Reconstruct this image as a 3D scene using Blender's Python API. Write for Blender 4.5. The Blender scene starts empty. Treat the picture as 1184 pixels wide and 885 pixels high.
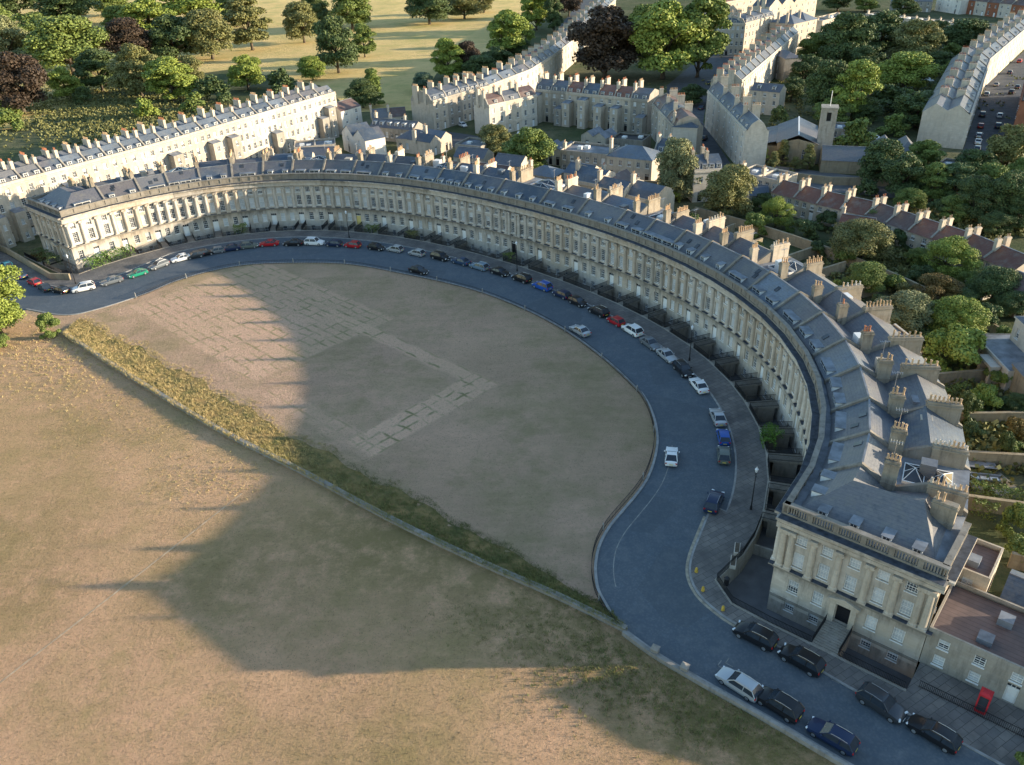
import bpy, bmesh, math, random
import numpy as np
from mathutils import Vector, Matrix
from mathutils.geometry import tessellate_polygon
rnd = random.Random(7)
R = math.radians
scene = bpy.context.scene
col = scene.collection

# ---------------------------------------------------------------- camera (solved from the photograph)
PW, PH = 1184, 885
FPX, PITCH, ROLL, CAMH = 950.26, 0.5356, 0.0368, 69.88
_ct, _st = math.cos(PITCH), math.sin(PITCH)
_R0 = np.array([[1, 0, 0], [0, -_st, -_ct], [0, _ct, -_st]])
_c, _s = math.cos(ROLL), math.sin(ROLL)
RC = np.array([[_c, _s, 0], [-_s, _c, 0], [0, 0, 1]]) @ _R0      # rows: right, down, forward

def at(px, py, z=0.0):
    """The world point at height z that the photograph shows at pixel (px, py)."""
    d = np.array([(px - PW / 2) / FPX, (py - PH / 2) / FPX, 1.0]) @ RC
    t = (z - CAMH) / d[2]
    return (d[0] * t, d[1] * t, z)

def ppm(x, y, z=0.0):
    """photo pixels per metre at a world point"""
    q = RC @ (np.array([x, y, z]) - np.array([0, 0, CAMH]))
    return FPX / q[2]

cd = bpy.data.cameras.new('camera')
cam = bpy.data.objects.new('camera', cd)
col.objects.link(cam)
M3 = np.array([RC[0], -RC[1], -RC[2]]).T
M4 = Matrix([list(M3[i]) + [0] for i in range(3)] + [[0, 0, 0, 1]])
M4.translation = Vector((0, 0, CAMH))
cam.matrix_world = M4
cd.sensor_width = 36.0
cd.lens = FPX / PW * 36.0
cd.clip_start = 1.0
cd.clip_end = 9000
scene.camera = cam

# ---------------------------------------------------------------- world and sun
SUN_EL, SUN_AZ = 10.3, -1.5
w = bpy.data.worlds.new('World'); scene.world = w; w.use_nodes = True
nt = w.node_tree; nt.nodes.clear()
sky = nt.nodes.new('ShaderNodeTexSky'); sky.sky_type = 'NISHITA'; sky.sun_disc = False
sky.sun_elevation = R(SUN_EL); sky.sun_rotation = R(90 - SUN_AZ)
sky.air_density = 1.2; sky.dust_density = 0.4; sky.ozone_density = 2.0
bg = nt.nodes.new('ShaderNodeBackground'); bg.inputs[1].default_value = 0.38
wo = nt.nodes.new('ShaderNodeOutputWorld')
nt.links.new(sky.outputs[0], bg.inputs[0]); nt.links.new(bg.outputs[0], wo.inputs[0])
sd = bpy.data.lights.new('sun', 'SUN'); sd.energy = 10.0; sd.angle = R(0.5); sd.color = (1.0, 0.84, 0.62)
sun = bpy.data.objects.new('sun', sd); col.objects.link(sun)
tosun = Vector((math.cos(R(SUN_AZ)) * math.cos(R(SUN_EL)), math.sin(R(SUN_AZ)) * math.cos(R(SUN_EL)), math.sin(R(SUN_EL))))
sun.rotation_euler = tosun.to_track_quat('Z', 'Y').to_euler()
sun.location = (200, 100, 120)
scene.view_settings.view_transform = 'Standard'
scene.view_settings.look = 'None'
scene.view_settings.exposure = 0
scene.render.engine = 'CYCLES'
scene.cycles.max_bounces = 5
scene.cycles.diffuse_bounces = 3
scene.cycles.glossy_bounces = 2
scene.cycles.transmission_bounces = 2

# ---------------------------------------------------------------- materials
class NT:
    def __init__(s, name):
        s.m = bpy.data.materials.new(name); s.m.use_nodes = True
        s.t = s.m.node_tree; s.t.nodes.clear()
        s.out = s.t.nodes.new('ShaderNodeOutputMaterial')
        s.b = s.t.nodes.new('ShaderNodeBsdfPrincipled')
        s.t.links.new(s.b.outputs[0], s.out.inputs[0])
        s.pos = None
    def n(s, kind, **kw):
        nd = s.t.nodes.new(kind)
        for k, v in kw.items(): setattr(nd, k, v)
        return nd
    def link(s, a, b): s.t.links.new(a, b)
    def P(s):
        if s.pos is None: s.pos = s.n('ShaderNodeNewGeometry').outputs['Position']
        return s.pos
    def mapped(s, scale=(1, 1, 1), rot=(0, 0, 0), loc=(0, 0, 0), src=None):
        mp = s.n('ShaderNodeMapping')
        mp.inputs['Scale'].default_value = scale; mp.inputs['Rotation'].default_value = rot; mp.inputs['Location'].default_value = loc
        s.link(src if src is not None else s.P(), mp.inputs['Vector'])
        return mp.outputs[0]
    def noise(s, scale, detail=4, rough=0.55, vec=None, lo=None, hi=None):
        nd = s.n('ShaderNodeTexNoise'); nd.inputs['Scale'].default_value = scale
        nd.inputs['Detail'].default_value = detail; nd.inputs['Roughness'].default_value = rough
        s.link(vec if vec is not None else s.P(), nd.inputs['Vector'])
        o = nd.outputs['Fac']
        if lo is not None: o = s.remap(o, lo, hi)
        return o
    def remap(s, v, a, b, c=0.0, d=1.0):
        mr = s.n('ShaderNodeMapRange'); mr.inputs[1].default_value = a; mr.inputs[2].default_value = b
        mr.inputs[3].default_value = c; mr.inputs[4].default_value = d
        s.link(v, mr.inputs[0]); return mr.outputs[0]
    def math(s, op, a, b=None):
        md = s.n('ShaderNodeMath', operation=op)
        for i, v in enumerate((a, b)):
            if v is None: continue
            if isinstance(v, (int, float)): md.inputs[i].default_value = v
            else: s.link(v, md.inputs[i])
        return md.outputs[0]
    def mix(s, f, a, b, mode='MIX'):
        mx = s.n('ShaderNodeMix', data_type='RGBA', blend_type=mode)
        for i, v in ((0, f), (6, a), (7, b)):
            if isinstance(v, (int, float)): mx.inputs[i].default_value = v
            elif isinstance(v, tuple): mx.inputs[i].default_value = (*v, 1)
            else: s.link(v, mx.inputs[i])
        return mx.outputs[2]
    def fin(s, colour, rough=0.9, spec=0.2, bump=None, bstr=0.3, bdist=0.05, metal=0.0):
        if isinstance(colour, tuple): s.b.inputs['Base Color'].default_value = (*colour, 1)
        else: s.link(colour, s.b.inputs['Base Color'])
        if isinstance(rough, (int, float)): s.b.inputs['Roughness'].default_value = rough
        else: s.link(rough, s.b.inputs['Roughness'])
        s.b.inputs['Specular IOR Level'].default_value = spec
        s.b.inputs['Metallic'].default_value = metal
        if bump is not None:
            bp = s.n('ShaderNodeBump'); bp.inputs['Strength'].default_value = bstr; bp.inputs['Distance'].default_value = bdist
            s.link(bump, bp.inputs['Height']); s.link(bp.outputs[0], s.b.inputs['Normal'])
        return s.m

def sc(c, k): return tuple(x * k for x in c)

def stone(name, base, dirt=0.45, courses=True, big=0.06, soot=()):
    t = NT(name)
    lowf = t.noise(big, 3, 0.6, lo=0.3, hi=0.7)
    c = t.mix(lowf, sc(base, 0.78), sc(base, 1.16))
    mid = t.noise(0.7, 6, 0.72, lo=0.36, hi=0.64)
    c = t.mix(t.math('MULTIPLY', mid, 0.35 + dirt * .45), c, (base[0] * 0.75, base[1] * 0.70, base[2] * 0.62))
    streak = t.noise(1.0, 5, 0.7, vec=t.mapped((1.3, 1.3, 0.22)), lo=0.50, hi=0.78)
    c = t.mix(t.math('MULTIPLY', streak, dirt), c, (0.075, 0.068, 0.06))
    if courses:
        sep = t.n('ShaderNodeSeparateXYZ'); t.link(t.P(), sep.inputs[0])
        fr = t.math('FRACT', t.math('MULTIPLY', sep.outputs[2], 1 / 0.42))
        ln = t.remap(fr, 0.0, 0.10, 0.30, 0.0)
        c = t.mix(ln, c, sc(base, 0.35))
        blk = t.noise(1.0, 0, 0.5, vec=t.mapped((0.9, 0.9, 2.4)), lo=0.35, hi=0.65)
        c = t.mix(t.math('MULTIPLY', blk, 0.22), c, sc(base, 0.62))
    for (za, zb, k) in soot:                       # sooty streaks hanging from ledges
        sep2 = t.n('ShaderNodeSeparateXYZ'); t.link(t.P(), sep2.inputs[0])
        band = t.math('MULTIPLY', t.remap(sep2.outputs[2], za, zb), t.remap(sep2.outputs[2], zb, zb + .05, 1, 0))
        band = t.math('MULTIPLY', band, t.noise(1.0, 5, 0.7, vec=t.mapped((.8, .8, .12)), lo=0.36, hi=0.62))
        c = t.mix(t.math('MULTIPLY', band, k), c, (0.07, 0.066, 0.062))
    return t.fin(c, 0.92, 0.15, bump=t.noise(3.0, 4), bstr=0.25, bdist=0.05)

def slate(name, base, warm=None):
    t = NT(name)
    big = t.noise(0.10, 2, 0.5, lo=0.35, hi=0.65)
    c = t.mix(big, sc(base, 0.75), sc(base, 1.25))
    if warm: c = t.mix(t.noise(0.045, 1, 0.5, lo=0.47, hi=0.56), c, warm)
    tile = t.noise(1.0, 3, 0.75, vec=t.mapped((2.4, 2.4, 5.0)), lo=0.3, hi=0.7)
    c = t.mix(t.math('MULTIPLY', tile, 0.55), c, sc(base, 0.5))
    st = t.noise(1.0, 4, 0.6, vec=t.mapped((0.5, 0.5, 0.3)), lo=0.55, hi=0.75)
    c = t.mix(t.math('MULTIPLY', st, 0.5), c, (0.22, 0.215, 0.20))
    c = t.mix(t.math('MULTIPLY', t.noise(0.5, 5, 0.75, vec=t.mapped(loc=(3, 17, 5)), lo=0.50, hi=0.68), 0.45), c, (0.20, 0.19, 0.155))
    c = t.mix(t.math('MULTIPLY', t.noise(1.1, 4, 0.7, vec=t.mapped(loc=(13, 7, 5)), lo=0.55, hi=0.7), 0.5), c, sc(base, 0.42))
    sep = t.n('ShaderNodeSeparateXYZ'); t.link(t.P(), sep.inputs[0])
    fr = t.math('FRACT', t.math('MULTIPLY', sep.outputs[2], 1 / 0.21))
    c = t.mix(t.remap(fr, 0.0, 0.25, 0.35, 0.0), c, sc(base, 0.35))
    return t.fin(c, 0.5, 0.5, bump=tile, bstr=0.35, bdist=0.04)

def plain(name, base, rough=0.6, var=0.25, scale=2.0, spec=0.3, metal=0.0):
    t = NT(name)
    f = t.noise(scale, 4, 0.6, lo=0.3, hi=0.7)
    return t.fin(t.mix(f, sc(base, 1 - var), sc(base, 1 + var)), rough, spec, metal=metal)

M = {}
M['stone'] = stone('bath_stone', (0.62, 0.545, 0.45), 0.55)
M['stone_dark'] = stone('weathered_stone', (0.30, 0.275, 0.24), 0.85)
M['stone_pale'] = stone('pale_stone', (0.66, 0.60, 0.52), 0.35)
M['stone_grey'] = stone('grey_stone', (0.42, 0.385, 0.335), 0.65)
M['rubble'] = stone('rubble_wall', (0.40, 0.33, 0.23), 0.7)
M['render_white'] = stone('white_render', (0.78, 0.74, 0.68), 0.25, False)
M['brick_red'] = stone('red_brick', (0.36, 0.15, 0.09), 0.4)
M['slate'] = slate('slate', (0.080, 0.108, 0.150), (0.15, 0.145, 0.16))
M['slate_grey'] = slate('grey_slate', (0.145, 0.178, 0.225), (0.19, 0.185, 0.19))
M['tile_red'] = slate('red_tile', (0.21, 0.085, 0.055))
M['tile_brown'] = slate('brown_tile', (0.15, 0.09, 0.075))
M['lead'] = plain('lead', (0.20, 0.215, 0.24), 0.6, 0.4, 0.6)
M['flat_roof'] = plain('flat_roof_felt', (0.20, 0.21, 0.23), 0.9, 0.35, 0.4)
t = NT('copper_roof')
_sx = t.n('ShaderNodeSeparateXYZ'); t.link(t.mapped(rot=(0, 0, 0.7067)), _sx.inputs[0])
_c = t.mix(t.noise(0.5, 4, 0.6, lo=0.3, hi=0.7), (0.13, 0.095, 0.088), (0.21, 0.15, 0.135))
M['copper'] = t.fin(t.mix(t.remap(t.math('FRACT', t.math('MULTIPLY', _sx.outputs[1], 1.55)), 0.0, 0.16, 0.75, 0), _c, (0.05, 0.04, 0.04)), 0.65, 0.35)
M['soot_lead'] = plain('sooty_ledge', (0.060, 0.068, 0.085), 0.8, 0.5, 1.3)
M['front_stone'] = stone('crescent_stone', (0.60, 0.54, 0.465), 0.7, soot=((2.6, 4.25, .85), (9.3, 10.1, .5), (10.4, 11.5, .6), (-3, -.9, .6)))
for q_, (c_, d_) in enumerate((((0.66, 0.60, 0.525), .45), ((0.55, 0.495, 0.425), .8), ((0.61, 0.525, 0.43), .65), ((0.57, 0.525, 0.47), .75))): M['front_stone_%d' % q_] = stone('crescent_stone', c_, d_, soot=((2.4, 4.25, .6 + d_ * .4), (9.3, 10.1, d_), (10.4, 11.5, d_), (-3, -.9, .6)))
M['chimney_stone'] = stone('chimney_stone', (0.40, 0.35, 0.28), 0.95, soot=((14.2, 16.4, .55),))
M['white'] = plain('white_paint', (0.80, 0.79, 0.76), 0.5, 0.06)
M['door_white'] = plain('door_white', (0.82, 0.82, 0.80), 0.35, 0.05)
M['door_yellow'] = plain('door_yellow', (0.72, 0.58, 0.22), 0.35, 0.05)
M['door_black'] = plain('door_black', (0.02, 0.02, 0.024), 0.3, 0.05)
M['iron'] = plain('black_iron', (0.018, 0.019, 0.022), 0.5, 0.2)
M['pot'] = plain('buff_pot', (0.52, 0.36, 0.22), 0.85, 0.4, 0.7)
M['pot_red'] = plain('terracotta_pot', (0.42, 0.17, 0.09), 0.85, 0.4, 0.7)
M['flag'] = None
t = NT('window_glass')
M['glass'] = t.fin(t.mix(t.noise(0.5, 2, 0.5, lo=0.3, hi=0.7), (0.02, 0.024, 0.03), (0.07, 0.08, 0.095)), 0.08, 0.6)
t = NT('window_blind')
M['blind'] = t.fin(t.mix(t.noise(0.35, 2, 0.5, lo=0.35, hi=0.65), (0.38, 0.41, 0.43), (0.66, 0.67, 0.67)), 0.3, 0.5)
M['car_glass'] = plain('car_glass', (0.03, 0.04, 0.055), 0.10, 0.2, spec=0.5)
M['tyre'] = plain('tyre', (0.02, 0.02, 0.02), 0.9)
M['alloy'] = plain('alloy_rim', (0.45, 0.46, 0.48), 0.35, 0.1, metal=0.7)
M['lamp_clear'] = plain('headlamp', (0.75, 0.78, 0.8), 0.12, 0.05, spec=0.6)
M['lamp_red'] = plain('tail_lamp', (0.45, 0.02, 0.02), 0.2, 0.05, spec=0.6)
M['plastic'] = plain('black_plastic', (0.03, 0.03, 0.032), 0.6, 0.1)
M['wood'] = plain('weathered_wood', (0.22, 0.15, 0.10), 0.9, 0.3)

# ---------------------------------------------------------------- mesh building
WM = {}
class MB:
    def __init__(s): s.v = []; s.f = []; s.m = []
    def poly(s, pts, m=0):
        i = len(s.v); s.v.extend([tuple(map(float, p)) for p in pts]); s.f.append(tuple(range(i, i + len(pts)))); s.m.append(m)
    def hexa(s, p, m=0):
        """p: 8 corners, bottom ring 0-3 then top ring 4-7 (shared vertices)"""
        i = len(s.v); s.v.extend([tuple(map(float, q)) for q in p])
        for f in ((3, 2, 1, 0), (4, 5, 6, 7), (0, 1, 5, 4), (1, 2, 6, 5), (2, 3, 7, 6), (3, 0, 4, 7)):
            s.f.append(tuple(i + k for k in f)); s.m.append(m)
    def box(s, x0, x1, y0, y1, z0, z1, m=0, P=None):
        P = P or (lambda x, y, z: (x, y, z))
        s.hexa([P(x0, y0, z0), P(x1, y0, z0), P(x1, y1, z0), P(x0, y1, z0), P(x0, y0, z1), P(x1, y0, z1), P(x1, y1, z1), P(x0, y1, z1)], m)
    def ring(s, rings, m=0, cap0=True, cap1=True, closed=True):
        base = len(s.v); n = len(rings[0])
        for r in rings: s.v.extend([tuple(map(float, p)) for p in r])
        for k in range(len(rings) - 1):
            for j in range(n if closed else n - 1):
                a = base + k * n + j; b = base + k * n + (j + 1) % n
                s.f.append((a, b, b + n, a + n)); s.m.append(m)
        if cap0: s.f.append(tuple(base + j for j in reversed(range(n)))); s.m.append(m)
        if cap1: s.f.append(tuple(base + (len(rings) - 1) * n + j for j in range(n))); s.m.append(m)
    def cyl(s, x, y, prof, seg=12, m=0):
        """lathe: prof = [(r, z), ...] around (x, y)"""
        s.ring([[(x + r * math.cos(2 * math.pi * k / seg), y + r * math.sin(2 * math.pi * k / seg), z) for k in range(seg)] for r, z in prof], m)
    def tube(s, pts, r, seg=6, m=0, r1=None):
        pts = [Vector(p) for p in pts]; rings = []
        for i, p in enumerate(pts):
            d = (pts[min(i + 1, len(pts) - 1)] - pts[max(i - 1, 0)]).normalized()
            a = d.cross(Vector((0.13, 0.21, 0.97)) if abs(d.z) < 0.95 else Vector((1, 0.1, 0))).normalized(); b = d.cross(a)
            rr = r if r1 is None else r + (r1 - r) * i / (len(pts) - 1)
            rings.append([p + a * rr * math.cos(6.2832 * k / seg) + b * rr * math.sin(6.2832 * k / seg) for k in range(seg)])
        s.ring(rings, m)
    def mesh(s, name, mats, smooth=False, recalc=True):
        me = bpy.data.meshes.new(name)
        me.from_pydata(s.v, [], s.f)
        for k in mats: me.materials.append(k)
        me.polygons.foreach_set('material_index', s.m)
        if smooth: me.polygons.foreach_set('use_smooth', [True] * len(s.f))
        if recalc and len(s.f) < 60000:
            b = bmesh.new(); b.from_mesh(me); bmesh.ops.recalc_face_normals(b, faces=b.faces); b.to_mesh(me); b.free()
        me.update()
        return me
    def build(s, name, mats, parent=None, smooth=False, recalc=True):
        return put(name, s.mesh(name, mats if isinstance(mats, (list, tuple)) else [mats], smooth, recalc), None, parent)

I4 = Matrix.Identity(4)
def put(name, mesh, mw=None, parent=None):
    """Link one mesh object with world matrix mw under parent."""
    o = bpy.data.objects.new(name, mesh); col.objects.link(o)
    mw = mw if mw is not None else I4
    if parent is not None:
        o.parent = parent; o.matrix_parent_inverse = WM[parent.name].inverted()
    o.matrix_basis = mw
    WM[o.name] = mw
    return o

def thing(name, loc, label, cat, group=None, rz=0.0):
    o = bpy.data.objects.new(name, None); col.objects.link(o)
    o.empty_display_size = 0.5
    mw = Matrix.Translation(Vector(loc)) @ Matrix.Rotation(rz, 4, 'Z')
    o.matrix_basis = mw; WM[o.name] = mw
    tag(o, label, cat, group)
    return o
def tag(o, label=None, cat=None, group=None, kind=None):
    if label: o['label'] = label
    if cat: o['category'] = cat
    if group: o['group'] = group
    if kind: o['kind'] = kind
    return o
def copy_thing(src, loc, rz, label, group=None, scale=(1, 1, 1)):
    """A copy of a thing and of its parts and sub-parts (built at the origin) at another place."""
    mw = Matrix.Translation(Vector(loc)) @ Matrix.Rotation(rz, 4, 'Z') @ Matrix.Diagonal((*scale, 1))
    def rec(o, parent):
        c = o.copy(); col.objects.link(c)
        if parent is not None: c.parent = parent
        for ch in KIDS.get(o.name, []): rec(ch, c)
        return c
    r = rec(src, None)
    r.matrix_basis = mw
    tag(r, label, None, group)
    return r
KIDS = {}
def kid(o):
    KIDS.setdefault(o.parent.name, []).append(o); return o

def fmat(P, x, y, z):
    """matrix of a small piece set at (x, y, z) of a frame P: local x along the wall, local y into the wall"""
    o = Vector(P(x, y, z)); u = (Vector(P(x + .1, y, z)) - Vector(P(x - .1, y, z))); u.z = 0; u.normalize()
    v = Vector(P(x, y + .1, z)) - Vector(P(x, y - .1, z)); v.z = 0
    v = (v - u * v.dot(u)).normalized()
    m = Matrix(((u.x, v.x, 0, o.x), (u.y, v.y, 0, o.y), (0, 0, 1, o.z), (0, 0, 0, 1)))
    return m

def wall_grid(mb, P, x0, x1, z0, z1, y, openings, depth=0.25, m=0, mr=None):
    """a wall with real openings and their reveals"""
    xs = sorted({x0, x1, *[v for o in openings for v in o[:2]]}); zs = sorted({z0, z1, *[v for o in openings for v in o[2:]]})
    xs = [x for x in xs if x0 <= x <= x1]; zs = [z for z in zs if z0 <= z <= z1]
    for j in range(len(zs) - 1):
        run = None
        for i in range(len(xs) - 1):
            cx, cz = (xs[i] + xs[i + 1]) / 2, (zs[j] + zs[j + 1]) / 2
            hole = any(o[0] < cx < o[1] and o[2] < cz < o[3] for o in openings)
            if hole:
                if run is not None: mb.poly([P(run, y, zs[j]), P(xs[i], y, zs[j]), P(xs[i], y, zs[j + 1]), P(run, y, zs[j + 1])], m); run = None
            elif run is None: run = xs[i]
        if run is not None: mb.poly([P(run, y, zs[j]), P(xs[-1], y, zs[j]), P(xs[-1], y, zs[j + 1]), P(run, y, zs[j + 1])], m)
    mr = m if mr is None else mr
    for a, b, c, d in openings:
        e = y + depth
        mb.poly([P(a, y, c), P(a, e, c), P(a, e, d), P(a, y, d)], mr); mb.poly([P(b, y, c), P(b, y, d), P(b, e, d), P(b, e, c)], mr)
        mb.poly([P(a, y, d), P(b, y, d), P(b, e, d), P(a, e, d)], mr); mb.poly([P(a, y, c), P(a, e, c), P(b, e, c), P(b, y, c)], mr)

_win = {}
def window_mesh(w, h, kind='glass', bars=(3, 4)):
    key = (round(w, 2), round(h, 2), kind, bars)
    if key in _win: return _win[key]
    b = MB(); f = .09; hw = w / 2
    lower = 0.5 if kind == 'half' else 0
    if kind == 'half':
        b.poly([(-hw, .05, 0), (hw, .05, 0), (hw, .05, h * .5), (-hw, .05, h * .5)], 1); b.poly([(-hw, .05, h * .5), (hw, .05, h * .5), (hw, .05, h), (-hw, .05, h)], 2)
    else:
        k = 1 if kind == 'glass' else 2
        b.poly([(-hw, .05, 0), (hw, .05, 0), (hw, .05, h), (-hw, .05, h)], k)
    b.box(-hw - .06, hw + .06, -.30, .02, -.09, -.004)
    b.box(-hw, -hw + f, 0, .045, 0, h); b.box(hw - f, hw, 0, .045, 0, h)
    b.box(-hw + f, hw - f, 0, .045, 0, f); b.box(-hw + f, hw - f, 0, .045, h - f, h); b.box(-hw + f, hw - f, .004, .045, h / 2 - .04, h / 2 + .04)
    for i in range(1, bars[0]):
        x = -hw + w * i / bars[0]; b.box(x - .02, x + .02, .012, .045, f, h / 2 - .04); b.box(x - .02, x + .02, .012, .045, h / 2 + .04, h - f)
    for i in range(1, bars[1]):
        if i * 2 == bars[1]: continue
        z = h * i / bars[1]
        b.box(-hw + f, hw - f, .016, .045, z - .02, z + .02)
    _win[key] = b.mesh('window', [M['white'], M['glass'], M['blind']], recalc=False)
    return _win[key]
_door = {}
def door_mesh(w, h, mat):
    key = (w, h, mat)
    if key in _door: return _door[key]
    b = MB(); hw = w / 2; t = h * .8
    b.box(-hw, hw, .03, .08, 0, t - .05, 0)
    for zz in ((.15, .9), (1.05, t - .2)):
        for s in (-1, 1): b.box(min(s * .08, s * (hw - .12)), max(s * .08, s * (hw - .12)), .01, .03, zz[0], zz[1], 0)
    b.box(-hw, hw, .0, .08, t - .05, t + .03, 1)
    b.poly([(-hw, .06, t + .03), (hw, .06, t + .03), (hw, .06, h), (-hw, .06, h)], 2)
    for x in (-hw / 3, hw / 3): b.box(x - .02, x + .02, .03, .055, t + .03, h, 1)
    _door[key] = b.mesh('door', [M[mat], M['white'], M['glass']], recalc=False)
    return _door[key]
# ---------------------------------------------------------------- the crescent's plan: half an ellipse, measured
ECX, ECY, EPHI, EA, EB = -35.229, 123.1354, -0.7067, 84.5258, 63.7666
ECO = [0.599, -0.912, -0.004, 1.169, -1.452, 0.189]
EX = np.array([math.cos(EPHI), math.sin(EPHI)]); EY = np.array([-math.sin(EPHI), math.cos(EPHI)])
_t = np.linspace(0, math.pi, 4001)
_nr = np.c_[np.cos(_t) / EA, np.sin(_t) / EB]; _nr /= np.linalg.norm(_nr, axis=1)[:, None]
_q = np.c_[EA * np.cos(_t), EB * np.sin(_t)] + _nr * (np.array([np.cos(k * _t) for k in range(6)]).T @ np.array(ECO))[:, None]
_tg = np.gradient(_q, _t, axis=0); _nn = np.c_[_tg[:, 1], -_tg[:, 0]]; _nn /= np.linalg.norm(_nn, axis=1)[:, None]
_nn[0] = (1, 0); _nn[-1] = (-1, 0)
_S = np.r_[0, np.cumsum(np.hypot(*np.diff(_q, axis=0).T))]
SL = float(_S[-1]); UR, UL = float(_q[0][0]), float(-_q[-1][0])
EW = 16.3                                            # depth of the houses = width of an end front
def uv(u, v): return (ECX + u * EX[0] + v * EY[0], ECY + u * EX[1] + v * EY[1])
def F(s, d=0.0):
    """plan point at arc length s along the front and distance d behind it (negative: towards the lawn)"""
    u = np.interp(s, _S, _q[:, 0]) + d * np.interp(s, _S, _nn[:, 0]); v = np.interp(s, _S, _q[:, 1]) + d * np.interp(s, _S, _nn[:, 1])
    return uv(u, v)
def curve(d, s0=0.0, s1=None, n=120): 
    s1 = SL if s1 is None else s1
    return [F(s0 + (s1 - s0) * i / n, d) for i in range(n + 1)]
def px(*pts): return [at(x, y)[:2] for x, y in pts]

def sheet(name, loops, z, mat, kind='structure', label=None):
    """a flat sheet: outer loop and holes"""
    tris = tessellate_polygon([[Vector((p[0], p[1], 0)) for p in lp] for lp in loops])
    flat = [p for lp in loops for p in lp]
    me = bpy.data.meshes.new(name); me.from_pydata([(p[0], p[1], z) for p in flat], [], [tuple(t) for t in tris])
    me.materials.append(mat); me.update()
    b = bmesh.new(); b.from_mesh(me)
    for f in b.faces:
        if f.normal.z < 0: f.normal_flip()
    b.to_mesh(me); b.free()
    o = put(name, me); tag(o, label, kind=kind); return o

# ---- ground materials
t = NT('garden_ground')
g = t.mix(t.noise(0.05, 4, 0.6, lo=0.35, hi=0.65), (0.075, 0.095, 0.04), (0.19, 0.17, 0.10))
g = t.mix(t.noise(0.4, 5, 0.7, lo=0.4, hi=0.7), g, (0.05, 0.07, 0.03))
M['ground'] = t.fin(g, 0.95, 0.1, bump=t.noise(0.8, 6, 0.7), bstr=0.7, bdist=0.6)

def dry_grass(name, warm, green, crop=False, spots=()):
    t = NT(name)
    dark = sc(warm, 0.74)
    c = t.mix(t.noise(0.035, 5, 0.62, lo=0.32, hi=0.68), dark, warm)
    c = t.mix(t.noise(0.22, 6, 0.68, lo=0.34, hi=0.68), c, sc(warm, 0.92), 'MIX') if not crop else c
    c = t.mix(t.math('MULTIPLY', t.noise(0.055, 5, 0.7, vec=t.mapped(loc=(37, 11, 3)), lo=0.47, hi=0.68), 0.68), c, green)
    c = t.mix(t.math('MULTIPLY', t.noise(0.35, 6, 0.72, lo=0.45, hi=0.72), 0.45), c, (warm[0] * .72, warm[1] * .75, warm[2] * .72))
    # wear lines left by mowing and feet
    st = t.noise(1.0, 4, 0.7, vec=t.mapped((0.16, 0.5, 1), rot=(0, 0, R(24))), lo=0.45, hi=0.70)
    c = t.mix(t.math('MULTIPLY', st, 0.25), c, sc(warm, 1.2))
    c = t.mix(t.math('MULTIPLY', t.noise(0.11, 6, 0.75, vec=t.mapped(loc=(5, 50, 3)), lo=0.52, hi=0.66), 0.42), c, green)
    for (sx, sy, sr, k) in spots:
        ds = t.n('ShaderNodeVectorMath', operation='DISTANCE'); t.link(t.P(), ds.inputs[0]); ds.inputs[1].default_value = (sx, sy, 0)
        m_ = t.math('MULTIPLY', t.remap(ds.outputs['Value'], sr * .3, sr, 1, 0), t.noise(0.28, 6, 0.75, lo=0.34, hi=0.56))
        c = t.mix(t.math('MULTIPLY', m_, k), c, sc(green, 0.72))
    if crop:
        # parch marks: old beds and paths show as a grid of pale slabs parted by greener joints
        mp = t.mapped((1, 1, 1), rot=(0, 0, -CROP_ROT), src=None)
        sub = t.n('ShaderNodeVectorMath', operation='SUBTRACT'); t.link(t.P(), sub.inputs[0]); sub.inputs[1].default_value = (CROP_O[0], CROP_O[1], 0)
        mp = t.mapped((1, 1, 1), rot=(0, 0, -CROP_ROT), src=sub.outputs[0])
        wob = t.n('ShaderNodeTexNoise'); wob.inputs['Scale'].default_value = 0.3; t.link(mp, wob.inputs['Vector'])
        add = t.n('ShaderNodeVectorMath', operation='MULTIPLY_ADD'); t.link(wob.outputs['Color'], add.inputs[0]); add.inputs[1].default_value = (1.1, 1.1, 0); t.link(mp, add.inputs[2])
        sep = t.n('ShaderNodeSeparateXYZ'); t.link(add.outputs[0], sep.inputs[0])
        X, Y = sep.outputs[0], sep.outputs[1]
        def band(v, a, b, soft=0.35):
            return t.math('MULTIPLY', t.remap(v, a - soft, a + soft), t.remap(v, b - soft, b + soft, 1, 0))
        def joints(v, period, width):
            fr = t.math('FRACT', t.math('DIVIDE', v, period))
            return t.remap(t.math('ABSOLUTE', t.math('SUBTRACT', fr, 0.5)), 0.5 - width / period, 0.5, 0, 1)
        for (x0, x1, y0, y1, pX, pY, k) in CROPS:
            area = t.math('MULTIPLY', band(X, x0, x1), band(Y, y0, y1))
            c = t.mix(t.math('MULTIPLY', area, 0.5 * k), c, sc(warm, 1.25))
            j = t.math('MAXIMUM', joints(X, pX, 0.34), joints(Y, pY, 0.34))
            patch = t.noise(0.33, 3, 0.6, lo=0.42, hi=0.62)
            c = t.mix(t.math('MULTIPLY', t.math('MULTIPLY', j, area), t.math('MULTIPLY', patch, 0.9 * k)), c, green)
    c = t.mix(t.math('MULTIPLY', t.noise(1.6, 8, 0.85, lo=0.50, hi=0.72), 0.45), c, (warm[0] * .6, warm[1] * .62, warm[2] * .6))
    c = t.mix(t.math('MULTIPLY', t.noise(0.016, 3, 0.6, vec=t.mapped(loc=(9, 71, 3)), lo=0.45, hi=0.62), 0.5), c, t.mix(0.5, c, green))
    bmp = t.noise(2.2, 6, 0.8)
    return t.fin(c, 0.95, 0.05, bump=bmp, bstr=1.0, bdist=0.9)

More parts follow.
